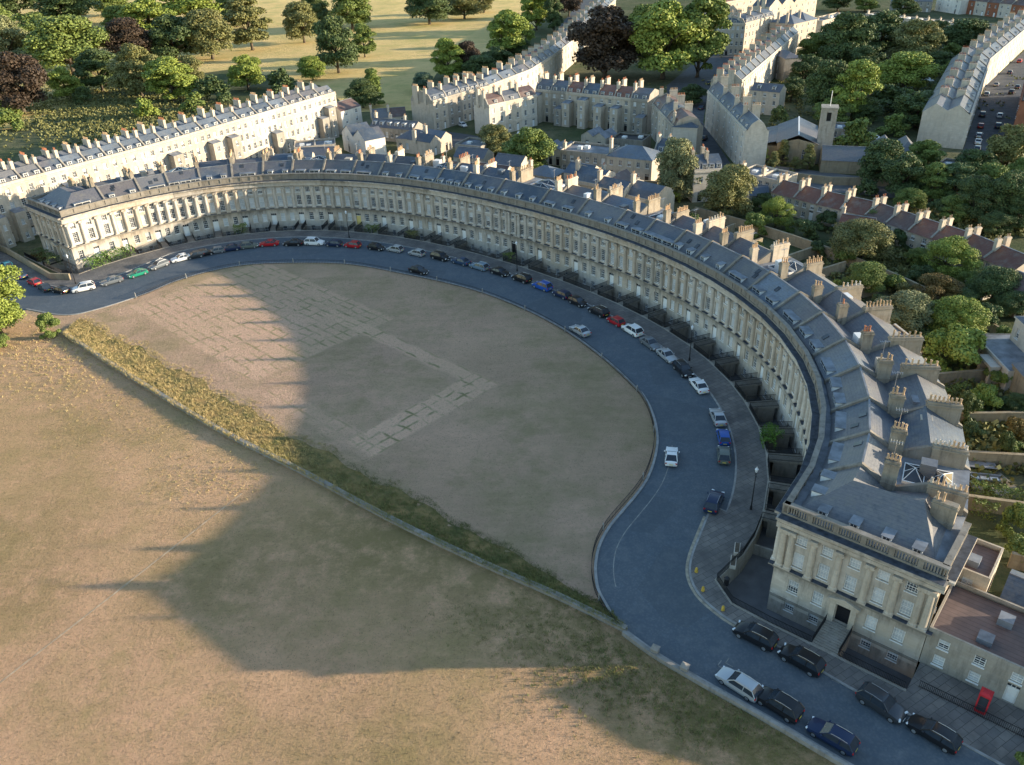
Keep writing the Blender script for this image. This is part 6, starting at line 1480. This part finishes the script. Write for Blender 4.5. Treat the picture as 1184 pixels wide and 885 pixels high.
def villa():
    a, b_ = at(1127, 386, 4.2), at(1168, 429, 4.2); mw, L = frame(a, b_)
    th = thing('villa', mw.translation, 'classical stone villa with arched porch among the crescent gardens', 'house')
    b = MB(); m_ = L * .66
    op = [(m_ - .9, m_ + .9, .1, 3.0), (L * .25 - .6, L * .25 + .6, 1, 2.9)]
    wall_grid(b, lambda x, y, z: (x, y, z), 0, L, 0, 4.2, 0, op, .4, 0)
    b.box(-.12, L + .12, -.25, 0, 3.7, 4.2, 0); b.poly([(0, 0, 0), (0, 13, 0), (0, 13, 4.2), (0, 0, 4.2)]); b.poly([(L, 0, 0), (L, 13, 0), (L, 13, 4.2), (L, 0, 4.2)]); b.poly([(0, 13, 0), (L, 13, 0), (L, 13, 4.2), (0, 13, 4.2)])
    b.poly([(0, 0, 4.0), (L, 0, 4.0), (L, 13, 4.0), (0, 13, 4.0)], 1)
    put('wall', b.mesh('wall', [M['stone_pale'], M['lead']]), mw, th)
    b = MB(); wall_grid(b, lambda x, y, z: (1.5 + x, 5 + y, 4.0 + z), 0, L - 2, 0, 3.8, 0, [(1.2, 2.2, .9, 2.6), (L - 4.2, L - 3.2, .9, 2.6)], .3, 0)
    for x in (1.5, L - .5): b.poly([(x, 5, 4), (x, 14, 4), (x, 14, 7.8), (x, 5, 7.8)])
    b.box(1.3, L - .3, 4.8, 14.2, 7.802, 8.1, 0); b.ring([[(1.3, 4.8, 8.1), (L - .3, 4.8, 8.1), (L - .3, 14.2, 8.1), (1.3, 14.2, 8.1)], [(L / 2 - .5, 9, 9.6), (L / 2 + .5, 9, 9.6), (L / 2 + .5, 10, 9.6), (L / 2 - .5, 10, 9.6)]], 1)
    put('upper_storey', b.mesh('upper_storey', [M['stone_pale'], M['slate']]), mw, th)
    put('door', door_mesh(1.8, 2.9, 'door_black'), mw @ Matrix.Translation((m_, .3, .1)), th)
    for x in (1.5 + 1.7, 1.5 + L - 3.7): put('window', window_mesh(1.0, 1.7, 'half', (2, 4)), mw @ Matrix.Translation((x, 5.2, 4.9)), th)
    put('window', window_mesh(1.2, 1.9, 'glass', (2, 4)), mw @ Matrix.Translation((L * .25, .25, 1)), th)
    b = MB()
    for s in (-1, 1): b.box(m_ + s * 1.6 - .35, m_ + s * 1.6 + .35, -1.6, -.26, 0, 3.2, 0)
    b.box(m_ - 2.1, m_ + 2.1, -1.8, -.26, 3.2, 3.65, 0)
    put('porch', b.mesh('porch', [M['stone_pale']]), mw, th)
villa()
row([(1172, 420), (1200, 452)], 5, [1], 9, 5, 'sunlit rubble coach house beside the villa', 1, 2, 'hip', 'rubble', ('slate_grey',), 0, 0, (0, 0), win=False)
# service wing and neighbours down the lower street, continuing out of the frame
SW = uv(UR + EW + .25, 0.0)
def wing_house(x0, x1, h, dp, label, floors, rm, roof='flat', wm='stone_grey', chim=(0, 0), dorm=0, back=0.0, cat='house'):
    p, q = uv(UR + EW + x0, back), uv(UR + EW + x1, back)
    mw, L = frame(p, q)
    put_house(mw, house_parts(L, h, dp, floors, max(2, int(L / 3.2)), roof, wm, rm, 0, int(x0), chim=chim, dorm=dorm), label, cat, None)
wing_house(.06, 10.0, 4.7, 8.5, 'low stone service wing with a brown metal roof next to the end house', 2, 'copper')
wing_house(10.05, 21, 6.6, 9, 'low stone house with a brown tiled roof behind the telephone box', 2, 'tile_brown', 'pitch')
wing_house(33.1, 41, 10.5, 11, 'nearest tall house of the street beyond the service wing', 3, 'slate', 'mansard', 'stone', (2, 2), 2)
wing_house(41.1, 49, 10.5, 11, 'second tall house of the street beyond the service wing', 3, 'slate', 'mansard', 'stone', (2, 2), 2)
wing_house(49.1, 57, 10.5, 11, 'third tall house of the street beyond the service wing', 3, 'slate', 'mansard', 'stone', (2, 2), 2)
wing_house(57.1, 65, 10.5, 11, 'fourth tall house of the street beyond the service wing', 3, 'slate', 'mansard', 'stone', (2, 2), 2)
wing_house(21.1, 33, 4.8, 9, 'low stone house between the tiled house and the tall street terrace', 2, 'slate', 'pitch')
wing_house(-4.5, 3.2, 6.0, 6.0, 'square stone stair block tucked behind the end house', 2, 'copper', 'flat', 'stone', back=9.2)
wing_house(4.5, 12.5, 3.4, 5.0, 'small outhouse with slate roof behind the service wing', 1, 'slate', 'pitch', 'rubble', back=11)
rl = MB(); railing(rl, [uv(UR + EW + 1.0, -3.4), uv(UR + EW + 20, -3.4)], .13, 1.0, .16); tag(rl.build('area_railing', M['iron'], recalc=False), 'black railing on the pavement before the service wing and telephone box', 'railing')
# mews and coach houses along the lane behind the far half of the crescent
mr = random.Random(5)
for q, s_ in enumerate((112, 119, 127, 134, 142, 150, 157, 165, 172, 180, 188, 196, 203)):
    d_ = 31 + mr.uniform(-3, 5); a, b_ = F(s_ - 3.6, d_), F(s_ + 3.4, d_); mw, L = frame(a, b_)
    v = mr.randrange(6)
    put_house(mw, house_parts(L, (3.4, 4.6, 5.4, 4.0, 3.0, 6.0)[v], 6.5 + v % 3, 2 if v in (1, 2, 5) else 1, 2, ('gable', 'pitch', 'hip', 'flat', 'pitch', 'mansard')[v], ('stone', 'stone_pale', 'stone_grey', 'rubble', 'render_white', 'stone')[v], ('slate', 'tile_brown', 'slate_grey', 'flat_roof', 'slate_old', 'slate')[v], v, 900 + v, chim=(v % 2, 0)), f'{ORD[q]} mews house in the lane behind the crescent counting from its centre', 'house', 'mews houses behind the crescent')
for q, s_ in enumerate((116, 124, 133, 141, 149, 158, 176, 185)):
    d_ = 42 + mr.uniform(-1, 3); a, b_ = F(s_ - 3.2, d_), F(s_ + 3.0, d_); mw, L = frame(a, b_); v = mr.randrange(5)
    put_house(mw, house_parts(L, (4.2, 5.6, 3.2, 6.2, 4.8)[v], 7, 2 if v in (1, 3, 4) else 1, 2, ('hip', 'pitch', 'flat', 'mansard', 'gable')[v], ('stone_grey', 'stone', 'stone_pale', 'stone', 'rubble')[v], ('slate_grey', 'slate', 'flat_roof', 'slate_old', 'tile_brown')[v], v, 950 + v, chim=((v + 1) % 2, 0), dorm=1 if v == 3 else 0), f'{ORD[q]} back cottage beyond the crescent mews lane counting from its centre', 'house', 'back cottages beyond the mews lane')
for q, s_ in enumerate(np.linspace(108, 205, 15)):
    b = MB(); pts = [F(s_, 22 + (q % 3) * 2), F(s_, 30)]; strip(b, pts, -.18, .18, 0, 2.2); tag(b.build('garden_wall', M['rubble']), f'{ORD[q]} short yard wall behind the far half of the crescent from its centre', 'wall', 'yard walls behind the crescent')
yr = random.Random(11)
for q, s_ in enumerate((110, 116, 124, 131, 139, 147, 154, 162, 169, 184, 192)):
    p = F(s_, yr.uniform(22, 27)); tree_at(p[0], p[1], yr.uniform(1.4, 2.6), yr.uniform(2.6, 5.5), 'bush', yr.choice(['mid', 'dark', 'olive', 'lime']), f'{ORD[q]} small leafy shrub in the crescent back yards counting from the centre', 'shrubs in the back yards')
for q in range(26):
    s_ = yr.uniform(6, 104); p = F(s_, yr.uniform(25, 44)); tree_at(p[0], p[1], yr.uniform(1.3, 3.2), yr.uniform(2.2, 5.5), 'bush', yr.choice(['mid', 'dark', 'olive', 'lime', 'dark', 'mid']), f'{ORD[q]} leafy garden shrub among the walled plots behind the near crescent', 'shrubs in the walled plots')
# garden walls running back from the crescent
for q, i in enumerate((1, 2, 3, 4, 5, 6, 7, 8, 9, 10, 11, 12, 13, 14)):
    s_ = BND[i]; pts = [F(s_, 17.5 if i not in (2, 5) else 23), F(s_, 30), F(s_, 40 + (i % 3) * 3)]
    b = MB(); strip(b, pts, -.2, .2, 0, 2.1); strip(b, pts, -.26, .26, 2.103, 2.2)
    tag(b.build('garden_wall', M['rubble']), f'{ORD[q]} garden wall behind the crescent counting from the end with the stepped entrance', 'wall', 'garden walls behind the crescent')
b = MB(); pts = [F(s_, 46) for s_ in np.linspace(4, 106, 26)]; strip(b, pts, -.22, .22, 0, 2.4); tag(b.build('garden_wall', M['rubble']), 'long curved rubble wall closing the gardens behind the crescent', 'wall')
for pts, lb in (([(-20, 282), (8.5, 293), (60, 323.5), (82, 324)], 'low stone garden wall round the corner of the far end house'), ([(640, 205), (700, 212), (760, 216)], 'stone yard wall below the battlemented hall'), ([(668, 147), (746, 152)], 'rubble retaining wall under the shaded rear terrace'), ([(880, 205), (960, 214), (1040, 216)], 'road wall between the church and the red cottages')):
    b = MB(); p = px(*pts); strip(b, p, -.22, .22, 0, 1.5 if 'low' in lb else 2.2); tag(b.build('garden_wall', M['rubble']), lb, 'wall')
# paved terrace with table and seats in the end house garden
sheet('patio', [px((1104, 534), (1150, 541), (1178, 566), (1160, 574), (1108, 560))], .05, M['path'])
sheet('path', [px((1110, 508), (1150, 515), (1184, 523), (1184, 531), (1108, 518))], .05, M['path'])
sheet('driveway', [px((1108, 462), (1132, 432), (1160, 440), (1190, 452), (1190, 470), (1150, 464))], .05, M['asphalt_pale'])
p = at(1132, 543); th = thing('garden_table', (p[0], p[1], .05), 'long grey table on the paved garden terrace behind the end house', 'table', None, EPHI + .5); T = WM[th.name]
b = MB(); b.box(-2.0, 2.0, -.7, .7, .7, .78); put('tabletop', b.mesh('tabletop', [M['lead']]), T, th)
for sx in (-1.8, 1.8):
    for sy in (-.55, .55): b = MB(); b.box(sx - .06, sx + .06, sy - .06, sy + .06, 0, .7); put('leg', b.mesh('leg', [M['iron']]), T, th)
p = at(1137, 556); th = thing('garden_sofa', (p[0], p[1], .05), 'grey garden sofa beside the table on the paved terrace', 'sofa', None, EPHI + .45); T = WM[th.name]
b = MB(); b.box(-2, 2, -.45, .45, .1, .42); put('seat', b.mesh('seat', [M['lead']]), T, th)
b = MB(); b.box(-2, 2, .3, .5, .42, .85); put('backrest', b.mesh('backrest', [M['lead']]), T, th)
for x in (-1.2, 0, 1.2): b = MB(); b.box(x - .5, x + .5, -.4, .25, .422, .55); put('cushion', b.mesh('cushion', [M['white']]), T, th)
def gazebo(p, s, label):
    th = thing('garden_gazebo', p, label, 'gazebo', 'white garden gazebos'); T = WM[th.name]
    b = MB(); b.ring([[(-s, -s, 2.2), (s, -s, 2.2), (s, s, 2.2), (-s, s, 2.2)], [(-s, -s, 2.45), (s, -s, 2.45), (s, s, 2.45), (-s, s, 2.45)], [(-.05, -.05, 3.6), (.05, -.05, 3.6), (.05, .05, 3.6), (-.05, .05, 3.6)]]); put('canopy', b.mesh('canopy', [M['white']]), T, th)
    for sx in (-1, 1):
        for sy in (-1, 1): b = MB(); b.box(sx * s * .95 - .05, sx * s * .95 + .05, sy * s * .95 - .05, sy * s * .95 + .05, 0, 2.2); put('post', b.mesh('post', [M['iron']]), T, th)
for x, y, s, lb in ((1009, 168, 1.8, 'white pointed gazebo beside the bush near the church tower'), (1025, 128, 2.2, 'white pointed gazebo in the middle of the dark gardens'), (1071, 100, 1.8, 'white pointed gazebo by the wall of the steep street terrace'), (1094, 62, 1.8, 'white pointed gazebo highest in the dark gardens')): gazebo(at(x, y), s, lb)
p = at(1062, 317); th = thing('garden_table', (p[0], p[1], 0), 'round white table in the garden by the yellow-green tree', 'table'); T = WM[th.name]
b = MB(); b.cyl(0, 0, [(1.5, .7), (1.5, .76)], 20); put('tabletop', b.mesh('tabletop', [M['white']]), T, th); b = MB(); b.cyl(0, 0, [(.5, 0), (.1, .1), (.1, .7)], 10); put('pedestal', b.mesh('pedestal', [M['white']]), T, th)
for (x, y, rz, lb) in ((1051, 321, .5, 'white sun lounger left of the round white table, upper one'), (1045, 327, .6, 'white sun lounger left of the round white table, lower one')):
    p = at(x, y); th = thing('sun_lounger', (p[0], p[1], 0), lb, 'sun lounger', 'white loungers in the garden', rz); T = WM[th.name]
    b = MB(); b.box(-.9, .5, -.32, .32, .3, .38); put('seat', b.mesh('seat', [M['white']]), T, th)
    b = MB(); b.hexa([(.5, -.32, .3), (1.0, -.32, .6), (1.0, .32, .6), (.5, .32, .3), (.5, -.32, .38), (.95, -.32, .7), (.95, .32, .7), (.5, .32, .38)]); put('backrest', b.mesh('backrest', [M['white']]), T, th)
    for sx in (-.8, .4): b = MB(); b.box(sx - .04, sx + .04, -.3, .3, 0, .3); put('leg', b.mesh('leg', [M['white']]), T, th)
